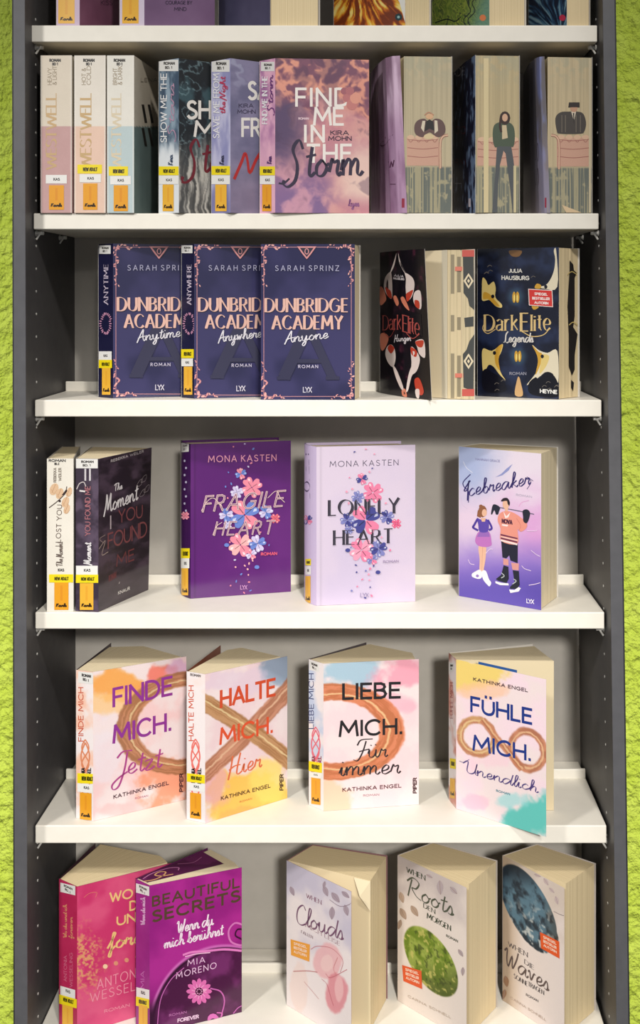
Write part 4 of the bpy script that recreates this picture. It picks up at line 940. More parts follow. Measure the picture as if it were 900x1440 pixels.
k = book('dark plum paperback turned inward with white script and sunken red capitals', G3, 3, 215.5, (106.5, 4), (138.5, 0), (211, 115), (129, 128), toff=2.5,
         front=plum, spine=lambda px, py, x, y: mixc(full(px, (58, 46, 62)), full(px, (92, 76, 96)), sst(.4, .7, fbm(x, y, 14, 83, 4))), back=(60, 48, 60), mat='satin', res=1.3, seed=41)
c = k.cs; sticker(k, 'mark', 107, 645, 137.5, 658.5); sticker(k, 'white', 107, 795.5, 137.5, 808); sticker(k, 'yellow', 106.8, 808, 139, 819.5); sticker(k, 'gold', 112.5, 820, 131.5, 857.5)
c.text('Moment', (128, 794), (128, 763), 9, (236, 232, 234), 'script', .15); c.text('You found me', (127, 753), (127, 684), 7, (176, 112, 120), 'sans', .15, gap=2)
for xx in (119, 125.5): c.rect(xx, 659, xx + 2.4, 676, (214, 208, 212))
c.line([(108, 688), (112, 680), (118, 678), (121, 684)], 1.4, (200, 190, 190)); c.line([(112, 690), (120, 691)], 2.4, (220, 214, 214))
c = k.cf
c.text('Rebekka Weiler', (156, 650), (202, 636), 3.2, (206, 196, 196), 'sans', .24, gap=3)
c.text('The', (161, 691), (172, 687), 9, (232, 226, 226), 'script', .16); c.text('Moment', (147, 722), (194, 702), 22, (236, 230, 230), 'script', .1)
c.text('I', (155, 743), (156, 743), 17, (196, 180, 184), 'sans', .16); R2 = (132, 74, 76)
c.text('You', (167, 735), (200, 727), 17, R2, 'sans', .13); c.text('Found', (152, 771), (206, 753), 20, R2, 'sans', .13, gap=1.6); c.text('Me', (164, 796), (188, 787), 15, (116, 60, 62), 'sans', .14)
c.text('Roman', (153, 818), (163, 812), 8, (112, 56, 60), 'sans', .14)
c.line([(139, 772), (148, 760), (143, 780), (152, 776)], 1.2, (170, 150, 140)); c.line([(146, 764), (140, 758), (148, 752)], .9, (150, 130, 124))
for a, b_ in ((196, 680), (202, 674), (206, 688), (200, 694)):
    c.line([(a - 4, b_ + 4), (a, b_ - 4), (a + 4, b_ - 6), (a + 2, b_ + 2), (a - 4, b_ + 4)], .5, (172, 158, 160))
c.text('Knaur', (166, 836), (182, 829), 4, (226, 220, 214), 'sans', .24); c.line([(167, 821), (168, 818)], 1, (226, 220, 214))
done(k, None, LAB)

def clover(cv, x, y, r, c1, c2, rot=0, n=4, hole=(250, 250, 250)):
    for i in range(n):
        a = rot + i * 2 * math.pi / n + math.pi / 4
        ux, uy = math.cos(a), math.sin(a); vx, vy = -uy, ux
        col_ = c1 if i % 2 == 0 or c2 is None else c2
        P = [(0.05, 0), (.35, .34), (.8, .46), (1.0, .24), (.88, 0), (1.0, -.24), (.8, -.46), (.35, -.34)]
        cv.poly([(x + r * (p * ux + q_ * vx), y + r * (p * uy + q_ * vy)) for p, q_ in P], col_, smooth=True)
        cv.line([(x + r * .12 * ux, y + r * .12 * uy), (x + r * .6 * ux, y + r * .6 * uy)], r * .07, tuple(np.array(col_) * .62))
        cv.poly([(x + r * (p * ux + q_ * vx), y + r * (p * uy + q_ * vy)) for p, q_ in [(.55, .2), (.8, .3), (.9, .16), (.76, .08)]], tuple(np.array(col_) * .35 + 165))
FL = [(354, 685.5, 15, 'P', None, .2), (333, 692, 9, 'W', None, .5), (344, 724, 21, 'P', 'B', .1), (374, 720, 10, 'B', 'W', .3), (387, 729, 7, 'R', None, 0), (318, 724, 10, 'B', 'W', .6),
      (338, 766, 17, 'P', 'P2', .15), (362, 764, 12, 'W', 'B', .4), (338.5, 666, 8, 'P', 'B', .4), (353, 779, 8, 'P', 'W', .2), (320, 738, 6, 'W', None, 0)]
def bouquet(cv, dx, dy, pal, seed):
    rr = random.Random(seed)
    for a, b_, r, c1, c2, rot in FL: clover(cv, a + dx, b_ + dy, r, pal[c1], pal[c2] if c2 else None, rot)
    spots = [(328, 628), (344, 624), (356, 631), (349, 656), (353, 651), (340, 660), (321, 664), (317, 684), (325, 680), (330, 787), (331, 797), (344, 795), (348, 800), (350, 792), (355, 788), (339, 807), (361, 797), (349, 808), (350, 818), (332, 817), (324, 823), (343, 833), (352, 830), (318, 766), (323, 762), (366, 748), (378, 766), (372, 700), (320, 700)]
    for a, b_ in spots:
        cc = pal[rr.choice(['P', 'B', 'W', 'P2'])]; cv.disc(a + dx, b_ + dy, rr.uniform(1.1, 2.2), cc, rr.uniform(.9, 1.6), n=6, rot=rr.uniform(0, 3))
    for a, b_ in ((361, 797), (318.5, 766)): cv.disc(a + dx, b_ + dy, 3.6, pal['B'], 2.8, n=8)
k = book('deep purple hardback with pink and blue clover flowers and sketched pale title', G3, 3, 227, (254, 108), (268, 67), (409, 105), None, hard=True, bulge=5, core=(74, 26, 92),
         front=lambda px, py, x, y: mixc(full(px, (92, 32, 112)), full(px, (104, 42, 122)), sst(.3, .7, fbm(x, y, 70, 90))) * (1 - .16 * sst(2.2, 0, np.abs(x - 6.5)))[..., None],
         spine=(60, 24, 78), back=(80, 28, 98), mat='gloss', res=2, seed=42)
PAL = {'P': (236, 138, 160), 'P2': (242, 176, 178), 'B': (104, 130, 206), 'W': (206, 196, 232), 'R': (226, 104, 122)}
c = k.cf; bouquet(c, 0, 0, PAL, 2)
c.text('Mona Kasten', (293, 649.5), (388, 647.5), 8.4, (226, 150, 176), 'sans', .15, gap=4)
for w_, cc in ((.13, (236, 206, 196)), (.05, (120, 50, 120))):
    c.text('Fragile', (285, 719), (396, 711), 21, cc, 'sans', w_, slant=.25, gap=3); c.text('Heart', (301, 752), (382, 750), 18, cc, 'sans', w_, slant=.25, gap=4)
c.line([(283, 718), (290, 706), (300, 700), (312, 712)], .8, (236, 206, 196)); c.line([(376, 700), (388, 690), (394, 700), (400, 706)], .8, (236, 206, 196)); c.line([(299, 752), (304, 740), (312, 734)], .8, (236, 206, 196))
c.text('Roman', (367, 780.5), (389, 779.5), 3.6, (236, 96, 116), 'sans', .26); c.text('LYX', (338, 828), (347, 828), 5.4, (206, 150, 200), 'sans', .16, gap=.6)
c = k.cs; sticker(k, 'mark', 255, 623, 265.5, 636, tilt=-1, tc=(120, 110, 120)); sticker(k, 'yellow', 254.5, 771, 267, 785); sticker(k, 'white', 255, 785, 266.5, 799); sticker(k, 'gold', 255.5, 799, 265, 837)
for i in range(9): c.disc(260 + (i % 2) * 2, 648 + i * 10, 1.4, (196, 190, 216), 1.8, n=6)
clover(c, 261, 725, 6, PAL['P'], None); done(k, {'artwork': 'satin', 'lettering': 'satin'}, LAB)

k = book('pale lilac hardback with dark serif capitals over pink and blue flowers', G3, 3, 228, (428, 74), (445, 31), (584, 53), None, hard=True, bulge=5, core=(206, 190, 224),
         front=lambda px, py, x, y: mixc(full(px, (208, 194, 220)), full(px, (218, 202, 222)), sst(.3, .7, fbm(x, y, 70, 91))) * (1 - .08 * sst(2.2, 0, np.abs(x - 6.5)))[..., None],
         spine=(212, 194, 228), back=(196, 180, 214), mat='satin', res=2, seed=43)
PAL2 = {'P': (232, 128, 164), 'P2': (240, 158, 184), 'B': (66, 68, 142), 'W': (128, 130, 190), 'R': (228, 96, 136)}
c = k.cf
D4 = (170.3, 7.2)
c.text('Mona Kasten', (464, 656.5), (560, 654), 7.6, (82, 74, 96), 'sans', .12, gap=4)
c.text('Lonely', (463, 725), (561, 721), 21, (44, 40, 52), 'serif', .16, gap=2.4); c.text('Heart', (470, 766), (552, 763), 19.5, (44, 40, 52), 'serif', .16, gap=2.6)
bouquet(c, D4[0], D4[1], PAL2, 3)
c.text('Lonely', (463, 725), (561, 721), 21, (58, 52, 70), 'serif', .06, gap=2.4); c.text('Heart', (470, 766), (552, 763), 19.5, (58, 52, 70), 'serif', .06, gap=2.6)
c.text('Roman', (539, 791), (560, 790), 3.2, (160, 140, 176), 'sans', .2); c.text('LYX', (507, 839), (518, 839), 5.6, (150, 136, 176), 'sans', .14, gap=.6)
c = k.cs; c.text('Lonely', (436, 700), (434, 634), 8, (70, 60, 96), 'serif', .2); sticker(k, 'yellow', 429.5, 786, 437.5, 795); sticker(k, 'white', 429.5, 796, 437.5, 808); sticker(k, 'gold', 429.5, 810, 437, 848)
clover(c, 433, 731, 7, PAL2['P'], PAL2['B']); done(k, {'artwork': 'matte'}, LAB)

# skating couple, drawn from ( 640 + a/6.923 , 620|700 + b/6.923 )
def ice(px, py, x, y):
    n = fbm(x, y, 46, 95, 4, sy=30); v = y / 220.0; u = x / 132.0
    top = mixc(full(px, (178, 190, 228)), full(px, (240, 226, 240)), sst(.1, .75, u + .3 * (n - .5)))
    mid = mixc(full(px, (236, 212, 234)), full(px, (226, 166, 220)), sst(.35, 1, u + .2 * (v - .4)))
    low = mixc(full(px, (150, 122, 206)), full(px, (100, 82, 178)), sst(.75, 1, v + .1 * u))
    c = mixc(top, mid, sst(.12, .5, v + .3 * (n - .5)))
    return mixc(c, low, sst(.52, .86, v + .14 * (n - .5) + .05 * u))
k = book('pink and violet paperback with an ice hockey player and a figure skater on the cover', G3, 3, 221.5, (675, 118), (645, 82), (761, 9), (785, 76), front=ice, spine=(206, 196, 228), back=(206, 196, 228), mat='satin', res=1.3, seed=44)
c = k.cf; a_ = lambda L: [(640 + x / 6.923, 620 + y / 6.923) for x, y in L]; q = lambda L: [(640 + x / 6.923, 700 + y / 6.923) for x, y in L]
c.poly(a_([(390, 355), (450, 320), (500, 270), (560, 225), (520, 290), (460, 335)]), (150, 156, 208)); c.line(a_([(80, 200), (110, 260), (170, 310)]), .8, (236, 236, 248)); c.line(a_([(60, 560), (70, 620), (120, 660)]), .6, (216, 196, 224)); c.line(a_([(620, 640), (650, 600), (720, 580)]), 1, (232, 170, 216))
NV = (54, 44, 110)
c.text('Icebreaker', (652, 699), (746, 681), 20, NV, 'script', .085); c.line(a_([(150, 325), (80, 400), (90, 450), (130, 490), (130, 600)]), 1.5, NV); c.line(a_([(700, 470), (740, 400), (700, 350), (760, 390)]), .9, NV)
c.text('Hannah Grace', (669, 647), (703, 650), 3, (150, 150, 190), 'sans', .2); c.text('Roman', (726, 697), (748, 700), 2.6, (190, 180, 200), 'sans', .24)
SK, HR = (240, 190, 160), (150, 96, 66)
# skater
c.poly(q([(230, 470), (300, 470), (296, 600), (280, 700), (296, 730), (240, 730), (240, 600)]), SK, smooth=True); c.line(q([(268, 480), (264, 600), (262, 700)]), .6, (212, 150, 126))
c.poly(q([(236, 700), (260, 720), (262, 770), (230, 790), (170, 770), (165, 740), (200, 716)]), (246, 240, 246), smooth=True); c.disc(640 + 218 / 6.923, 700 + 760 / 6.923, 2.2, (150, 120, 196), 2)
c.poly(q([(262, 716), (300, 712), (330, 790), (352, 826), (338, 860), (318, 850), (272, 790)]), (250, 246, 250), smooth=True)
c.poly(q([(232, 330), (330, 330), (356, 430), (350, 466), (290, 480), (220, 462), (196, 410)]), (198, 120, 196), smooth=True); c.poly(q([(240, 326), (326, 326), (340, 380), (214, 380)]), (158, 108, 190))
c.poly(q([(214, 196), (250, 210), (310, 208), (330, 250), (318, 330), (240, 330), (226, 260)]), (96, 74, 172), smooth=True)
c.line(q([(220, 205), (184, 270), (176, 290), (226, 318)]), 3.2, (78, 56, 158)); c.line(q([(320, 214), (350, 270), (356, 300), (330, 314)]), 3.2, (78, 56, 158)); c.poly(q([(250, 196), (300, 196), (292, 232), (262, 232)]), SK)
c.disc(640 + 268 / 6.923, 700 + 132 / 6.923, 6, HR, 8.4); c.poly(q([(222, 120), (214, 180), (250, 196), (262, 130)]), HR); c.disc(640 + 286 / 6.923, 700 + 146 / 6.923, 3.6, SK, 5.2); c.disc(640 + 252 / 6.923, 700 + 82 / 6.923, 2.6, HR, 2.4)
# hockey player
c.line(q([(378, 84), (560, 116), (640, 132), (770, 160)]), 1.2, (96, 96, 116))
c.poly(q([(450, 420), (612, 440), (610, 636), (540, 610), (528, 560), (500, 590), (462, 580)]), (36, 36, 54))
c.poly(q([(470, 590), (520, 600), (522, 660), (470, 650)]), (226, 158, 150)); c.poly(q([(546, 630), (622, 640), (620, 706), (560, 700)]), (226, 158, 150))
c.poly(q([(474, 656), (520, 672), (524, 790), (500, 830), (420, 806), (398, 790), (450, 750)]), (36, 38, 50)); c.poly(q([(562, 704), (622, 714), (630, 850), (600, 886), (540, 886), (534, 870), (580, 820)]), (36, 38, 50))
c.poly(q([(394, 810), (450, 826), (520, 832), (524, 852), (440, 850), (394, 830)]), (244, 240, 246)); c.poly(q([(526, 892), (580, 896), (620, 868), (642, 880), (620, 912), (540, 926)]), (244, 240, 246))
c.line(q([(452, 730), (480, 760), (450, 780)]), 1.2, (190, 196, 196)); c.line(q([(570, 790), (596, 810), (560, 840)]), 1.2, (190, 196, 196))
c.poly(q([(430, 160), (480, 130), (560, 140), (640, 190), (700, 250), (690, 300), (640, 330), (610, 310), (608, 450), (450, 420), (444, 300), (416, 220)]), (240, 156, 138), smooth=True)
c.poly(q([(470, 130), (500, 180), (540, 140), (520, 190), (490, 200)]), (250, 236, 232)); c.poly(q([(444, 350), (610, 390), (610, 404), (444, 366)]), (112, 50, 80)); c.poly(q([(446, 384), (608, 424), (608, 440), (446, 400)]), (112, 50, 80)); c.poly(q([(446, 404), (608, 446), (606, 462), (446, 420)]), (248, 232, 228)); c.poly(q([(446, 372), (608, 410), (608, 420), (446, 382)]), (246, 206, 196))
c.text('Nova', (640 + 460 / 6.923, 700 + 242 / 6.923), (640 + 556 / 6.923, 700 + 256 / 6.923), 5, (80, 36, 62), 'sans', .34)
c.poly(q([(460, 254), (520, 264), (510, 280), (456, 270)]), (248, 232, 228)); c.line(q([(600, 200), (640, 270), (620, 320)]), .6, (206, 116, 104))
c.disc(640 + 496 / 6.923, 700 + 60 / 6.923, 4.6, SK, 7.2); c.poly(q([(448, 30), (470, 4), (510, 2), (534, 40), (530, 76), (514, 60), (504, 30), (466, 34)]), (44, 34, 44), smooth=True); c.poly(q([(484, 96), (520, 96), (514, 130), (490, 130)]), SK)
c.poly(q([(372, 66), (420, 76), (440, 100), (430, 130), (420, 160), (400, 160), (384, 120), (362, 160), (352, 150)]), (38, 40, 56), smooth=True); c.poly(q([(660, 126), (700, 112), (730, 140), (726, 190), (700, 246), (668, 230), (664, 180)]), (38, 40, 56), smooth=True)
for L in ([(130, 600), (150, 640), (190, 650)], [(650, 660), (680, 690), (740, 710)], [(740, 510), (790, 550), (830, 570)], [(720, 850), (780, 840), (830, 826)], [(300, 540), (340, 500), (370, 500)], [(700, 320), (760, 322), (800, 316)]):
    c.line(q(L), .9, (244, 220, 246))
c.text('LYX', (640 + 700 / 6.923, 700 + 1020 / 6.923), (640 + 768 / 6.923, 700 + 1030 / 6.923), 5.4, (240, 232, 250), 'sans', .22, gap=.4)
done(k, {'artwork': 'satin'})

# ================================================================== row 4 : four watercolour covers with a painted loop
G4 = 'watercolour paperbacks on the fifth shelf'
def wash(base, blobs, seed, pale=(244, 226, 226)):
    def f(px, py, x, y):
        n = fbm(x, y, 34, seed, 5); n2 = fbm(x, y, 12, seed + 1, 4)
        c = mixc(full(px, base), full(px, pale), sst(.35, .65, n))
        for (cx, cy, rx, ry, cc, s) in blobs:
            r = np.hypot((px - cx) / rx, (py - cy) / ry) + (n - .5) * 1.5 + (n2 - .5) * .5
            c = mixc(c, full(px, cc), sst(1.15, .7, r) * s)
        return c
    return f
def arc_band(c, px, py, x, y, cx, cy, rx, ry, w, seed, cols, lo=-9, hi=9, sl=0.0, edge=3.0):
    yy = py - (px - cx) * sl
    R = np.hypot((px - cx) / rx, (yy - cy) / ry); t = (R - 1) * min(rx, ry) + 3 * (fbm(px, py, 7, seed, 3) - .5)
    m = sst(w / 2 + edge * .5, w / 2 - edge * .5, np.abs(t)) * (px > lo) * (px < hi)
    a = np.arctan2(yy - cy, px - cx)
    n = fbm(t * 1.6, a * 9, 3.0, seed + 2, 3, sy=3)
    b = mixc(np.broadcast_to(C3(*cols[0]), c.shape), np.broadcast_to(C3(*cols[1]), c.shape), sst(.35, .6, n))
    b = mixc(b, np.broadcast_to(C3(*cols[2]), c.shape), sst(1.6, .6, np.abs(t + w * .12)) * .8)
    return mixc(c, b, m * .95)
def lin_band(c, px, py, p, q_, w, seed, cols, bend=0):
    p = np.array(p, float); q_ = np.array(q_, float); d = q_ - p; L = np.hypot(*d); d /= L
    u = ((px - p[0]) * d[0] + (py - p[1]) * d[1]) / L; t = (px - p[0]) * -d[1] + (py - p[1]) * d[0] - bend * 4 * u * (1 - u)
    t = t + 3 * (fbm(px, py, 7, seed, 3) - .5); n = fbm(t * 1.6, u * L / 14, 3.0, seed + 2, 3, sy=3)
    b = mixc(np.broadcast_to(C3(*cols[0]), c.shape), np.broadcast_to(C3(*cols[1]), c.shape), sst(.35, .6, n))
    b = mixc(b, np.broadcast_to(C3(*cols[2]), c.shape), sst(1.8, .6, np.abs(t + w * .1)) * .8)
    return mixc(c, b, sst(w / 2 + 1.5, w / 2 - 1.5, np.abs(t)) * .95 * (u > -.2) * (u < 1.2))
BR = [(196, 132, 96), (168, 112, 76), (236, 206, 156)]
def engel_spine(tint, sd):
    def f(px, py, x, y):
        n = fbm(x, y, 26, sd, 4)
        return mixc(full(px, (246, 236, 236)), full(px, tint), sst(.45, .75, n) * .8)
    return f
def spine_deco(k, xm, y0, y1, loop, word, cw, ce):
    c = k.cs; h = y1 - y0
    c.text(word, (xm - 3, y0 + h * .46), (xm - 3, y0 + h * .10), 6.5, cw, 'sans', .2)
    for s in (-1, 1):
        pts = [(xm + s * 6 * math.sin(t), y0 + h * (.47 + .19 * t / math.pi)) for t in np.linspace(0, 2 * math.pi, 12) / 2 * 2]
        c.line(pts[:12], 2.4, loop)
    for s in (-1, 1):
        pts = [(xm - s * 5 * math.sin(t), y0 + h * (.45 + .22 * t / (2 * math.pi))) for t in np.linspace(0, 2 * math.pi, 14)]
        c.line(pts, 2.0, loop)
    for xx, wd in ((xm - 1, 'Kathinka'), (xm + 7.5, 'Engel')): c.text(wd, (xx, y0 + h * .845 - 22), (xx, y0 + h * .70 - 12), 4.2, ce, 'sans', .34)

def f_finde(px, py, x, y):
    c = wash((246, 208, 208), [(165, 962, 46, 26, (246, 164, 70), .85), (222, 948, 26, 20, (240, 110, 90), .8), (150, 990, 40, 18, (250, 200, 130), .7), (240, 1098, 42, 40, (244, 150, 110), .8), (250, 945, 20, 18, (216, 168, 206), .7), (150, 1050, 24, 50, (240, 228, 236), .7), (160, 1140, 30, 14, (246, 190, 190), .6)], 101)(px, py, x, y)
    return arc_band(c, px, py, x, y, 262, 1016, 84, 62, 21, 102, BR, 140, 400, sl=-.10)
k = book('watercolour paperback with orange upper corner and violet capitals, leftmost on the fifth shelf', G4, 4, 211.5, (107, 21), (131, 12), (262, 78), (156, 140), core=(84, 72, 76), edge=[(258, 78), (202, 128), (152, 124)], front=f_finde, spine=engel_spine((250, 190, 160), 103), back=(120, 96, 104), mat='satin', res=1.0, seed=50)
V = (146, 52, 150)
k.cf.text('Finde', (160, 993), (241, 976), 24, V, 'sans', .17); k.cf.text('Mich.', (160, 1044), (240, 1026), 23, V, 'sans', .18)
k.cf.text('Jetzt', (162, 1092), (228, 1078), 28, (176, 66, 140), 'script', .08)
k.cf.text('Kathinka Engel', (160, 1123), (237, 1103), 4.6, (84, 48, 60), 'sans', .26, gap=3); k.cf.text('Roman', (190, 1124), (208, 1120), 2.4, (176, 110, 130), 'sans', .24); k.cf.text('Piper', (257, 1113), (257, 1088), 4.4, (70, 30, 40), 'sans', .34)
spine_deco(k, 120, 946, 1155, (226, 140, 100), 'Finde mich', (206, 90, 60), (40, 34, 40))
sticker(k, 'mark', 110, 944, 132, 960, tilt=2, tc=(70, 66, 66)); sticker(k, 'yellow', 109, 1087, 136, 1101, tilt=1.5); sticker(k, 'white', 109, 1101, 134, 1113, tilt=2.5); sticker(k, 'orange', 112.5, 1114, 129, 1152, tilt=1.5)
done(k, None, LAB)
def f_halte(px, py, x, y):
    c = wash((240, 212, 216), [(350, 1122, 70, 34, (250, 196, 80), .9), (345, 1146, 30, 14, (252, 170, 90), .7), (398, 944, 24, 30, (136, 160, 186), .8), (300, 1110, 20, 26, (236, 172, 186), .7), (378, 1100, 24, 30, (252, 220, 110), .8), (330, 960, 40, 18, (226, 204, 226), .5)], 111)(px, py, x, y)
    c = lin_band(c, px, py, (286, 1090), (408, 966), 23, 112, [(206, 142, 112), (178, 116, 86), (240, 196, 160)], 3)
    return lin_band(c, px, py, (280, 984), (410, 1072), 24, 114, [(196, 146, 100), (168, 118, 74), (240, 214, 160)], -4)
k = book('watercolour paperback with crossing brown strokes and red capitals', G4, 4, 210.5, (262.5, 18), (288.5, 6), (404, 82), (310, 132), core=(138, 80, 60), edge=[(397, 82), (340, 124), (318, 112)], front=f_halte, spine=engel_spine((250, 226, 220), 115), back=(150, 84, 66), mat='satin', res=1.0, seed=51)
R_ = (214, 78, 42)
k.cf.text('Halte', (311, 994), (386, 977), 22, R_, 'sans', .2); k.cf.text('Mich.', (310, 1046), (383, 1029), 21, (226, 84, 46), 'sans', .18)
k.cf.text('Hier', (322, 1092), (368, 1078), 24, (228, 112, 70), 'script', .09)
k.cf.text('Kathinka Engel', (311, 1125), (380, 1107), 4.6, (92, 58, 28), 'sans', .26, gap=3); k.cf.text('Roman', (337, 1129), (354, 1124), 2.4, (210, 130, 60), 'sans', .24); k.cf.text('Piper', (398, 1111), (398, 1089), 4.4, (70, 36, 30), 'sans', .34)
spine_deco(k, 275, 943, 1157, (240, 120, 110), 'Halte mich', (214, 84, 50), (44, 36, 40))
k.cs.text('Roman', (268, 950), (282, 952), 3, (110, 100, 100), 'sans', .3); sticker(k, 'yellow', 263, 1087, 288.5, 1099, tilt=3); sticker(k, 'white', 264, 1100, 288, 1111, tilt=3); sticker(k, 'orange', 267.5, 1114, 283, 1150, tilt=2)
done(k, None, LAB)
def f_liebe(px, py, x, y):
    c = wash((246, 216, 220), [(490, 938, 52, 24, (160, 196, 216), .85), (470, 968, 26, 16, (182, 204, 216), .6), (565, 950, 40, 26, (244, 156, 178), .8), (552, 985, 30, 16, (240, 160, 184), .5), (470, 1120, 26, 26, (252, 206, 170), .8), (560, 1050, 20, 40, (248, 214, 216), .5)], 121)(px, py, x, y)
    return arc_band(c, px, py, x, y, 470, 1029, 82, 56, 24, 122, [(222, 132, 92), (196, 112, 70), (244, 206, 150)], 440, 600)
k = book('watercolour paperback with black capitals over a terracotta arc', G4, 4, 213, (434, 62), (455, 42), (589, 62), (515, 138), core=(90, 82, 84), edge=[(586, 62), (580, 92), (519, 134)], front=f_liebe, spine=engel_spine((190, 206, 236), 123), back=(70, 62, 66), mat='satin', res=1.0, seed=52)
K_ = (34, 32, 36)
k.cf.text('Liebe', (483, 982.5), (562, 980.5), 20, K_, 'sans', .2); k.cf.text('Mich.', (478, 1035), (565, 1031), 20, K_, 'sans', .19)
k.cf.text('Für', (501, 1066), (545, 1064), 22, (52, 44, 48), 'script', .08); k.cf.text('immer', (477, 1091), (563, 1087), 24, (52, 44, 48), 'script', .085)
k.cf.text('Kathinka Engel', (482, 1113), (564, 1107), 4.6, (96, 50, 60), 'sans', .26, gap=3); k.cf.text('Roman', (511, 1120), (533, 1118.5), 2.6, (170, 130, 140), 'sans', .24); k.cf.text('Piper', (585.5, 1115), (585.5, 1094), 4.4, (70, 36, 40), 'sans', .34)
spine_deco(k, 444, 926, 1140, (236, 112, 130), 'Liebe mich', (60, 70, 120), (150, 60, 90))
sticker(k, 'mark', 435, 929, 449, 942, tilt=3); sticker(k, 'yellow', 434.5, 1070, 453, 1084, tilt=3); sticker(k, 'white', 435, 1085, 453, 1093, tilt=2); sticker(k, 'orange', 438, 1093, 451, 1130, tilt=2)
done(k, None, LAB)
def f_fuehle(px, py, x, y):
    c = wash((248, 222, 232), [(655, 950, 44, 22, (244, 214, 110), .9), (680, 972, 40, 12, (250, 200, 160), .7), (752, 1150, 46, 34, (96, 200, 190), .95), (720, 1126, 30, 14, (160, 220, 222), .7), (672, 1128, 22, 12, (246, 190, 214), .6), (695, 1070, 30, 16, (250, 206, 220), .5)], 131)(px, py, x, y)
    cc = [(204, 134, 100), (178, 112, 82), (240, 196, 150)]
    c = arc_band(c, px, py, x, y, 742, 1055, 23, 26, 10, 132, cc, 600, 900, sl=.18)
    c = arc_band(c, px, py, x, y, 671, 1036, 24, 24, 10, 134, [(206, 158, 104), (190, 124, 90), (238, 206, 150)], 600, 900, sl=.12)
    return lin_band(c, px, py, (686, 1022), (726, 1072), 9, 136, cc, 0) * sst(0, 1, np.ones_like(px))[..., None]
def f_fuehle2(px, py, x, y):
    a = f_fuehle(px, py, x, y); b = wash((248, 222, 232), [(655, 950, 44, 22, (244, 214, 110), .9), (680, 972, 40, 12, (250, 200, 160), .7), (752, 1150, 46, 34, (96, 200, 190), .95), (720, 1126, 30, 14, (160, 220, 222), .7), (672, 1128, 22, 12, (246, 190, 214), .6), (695, 1070, 30, 16, (250, 206, 220), .5)], 131)(px, py, x, y)
    m = sst(1000, 1004, py) * sst(1096, 1092, py)
    return mixc(b, a, m)
k = book('watercolour paperback with blue capitals and a lying loop, cover jutting over the shelf edge', G4, 4, 217, (631, 78), (641.5, 49), (768, -33), (749, 118), edge=[(781, 42), (752, 112)], front=f_fuehle2, spine=engel_spine((216, 130, 110), 133), back=(60, 52, 56), mat='satin', res=1.0, seed=53)
_a, _b = np.array(P2((641.5, 49))), np.array(P2((768, -33))); _n = np.array([-(_b - _a)[1], (_b - _a)[0]]) / np.hypot(*(_b - _a)) * 2.0
sheet('blue_endpaper', Panel([_a + (_b - _a) * .25 + _n, _a + (_b - _a) * .68 + _n], k.root.location.z + .0004, 219.6), k.root, (44, 90, 156), 'satin', 5, .3, inner=(44, 90, 156))
Bl = (30, 56, 136)
k.cf.text('Kathinka Engel', (666, 957), (742, 973), 4.2, (72, 46, 60), 'sans', .26, gap=3)
k.cf.text('Fühle', (663, 1000), (747, 1017.5), 19.5, Bl, 'sans', .2); k.cf.text('Mich.', (666, 1054), (746, 1069), 19.5, Bl, 'sans', .19)
k.cf.text('Unendlich', (655, 1086), (757, 1115), 15, (84, 70, 130), 'script', .1); k.cf.line([(646, 1070), (652, 1072), (660, 1068)], .8, (84, 70, 130))
k.cf.text('Roman', (698, 1113), (717, 1118), 2.6, (60, 130, 150), 'sans', .28)
k.cs.text('Fühle mich', (637, 1010), (637, 960), 4, (150, 50, 60), 'sans', .2); sticker(k, 'mark', 632, 932, 638, 944); sticker(k, 'yellow', 633, 1066, 641, 1080, tilt=1.5); sticker(k, 'gold', 633, 1094, 640, 1122, tilt=1)
done(k, None, LAB)

# ================================================================== row 5 (feet below the frame)
G5 = 'books on the bottom visible shelf'
def f_pink(px, py, x, y):
    n = fbm(x, y, 40, 141, 4)
    c = mixc(full(px, (206, 52, 108)), full(px, (222, 84, 128)), sst(.35, .7, n))
    r = np.hypot((px - 112) / 42, (py - 1352) / 60) + (fbm(x, y, 6, 142, 4) - .5) * .9
    c = mixc(c, full(px, (226, 168, 110)), sst(1.0, .3, r) * sst(.42, .6, fbm(x, y, 3, 143, 3)) * .9)
    return mixc(c, full(px, (230, 110, 150)), sst(1380, 1440, py) * .4)
k = book('raspberry pink paperback with gold speckles, partly hidden at the lower left', G5, 5, 210, (83, 28), (108.5, 7), (241, 70), (134, 128), edge=[(238, 72), (226, 92), (140, 128)], front=f_pink, spine=lambda px, py, x, y: full(px, (190, 40, 88)) + (fbm(x, y, 20, 144)[..., None] - .5) * 16, core=(70, 44, 54), back=(60, 30, 44), mat='satin', res=1.2, seed=60, page='page_dark')
c = k.cf; gd = (240, 196, 130)
c.text('Wo', (155, 1268), (186, 1262), 12, gd, 'sans', .2); c.text('Du', (183, 1280), (204, 1276), 12, gd, 'sans', .2); c.text('Und', (165, 1301), (206, 1292), 12, gd, 'sans', .2); c.text('ich', (205, 1318), (230, 1312), 12, gd, 'sans', .18)
c.text('forever', (151, 1336), (236, 1316), 21, gd, 'script', .12)
for xx, rr_ in ((148, 3.4), (163, 3.2), (178, 3.2), (193, 3)): c.disc(xx, 1359 - (xx - 148) * .3, rr_, (246, 210, 170) if xx == 148 else (226, 150, 120), n=9)
c.text('Antonia', (137, 1391), (206, 1370), 13, (240, 150, 170), 'sans', .1, gap=3.4); c.text('Wesseling', (127, 1409), (220, 1384), 12, (240, 150, 170), 'sans', .1, gap=3.4); c.text('Roman', (147, 1424), (182, 1415), 4, (240, 150, 170), 'sans', .2)
c.line([(118, 1262), (126, 1256), (136, 1255), (134, 1262)], .7, (226, 130, 110))
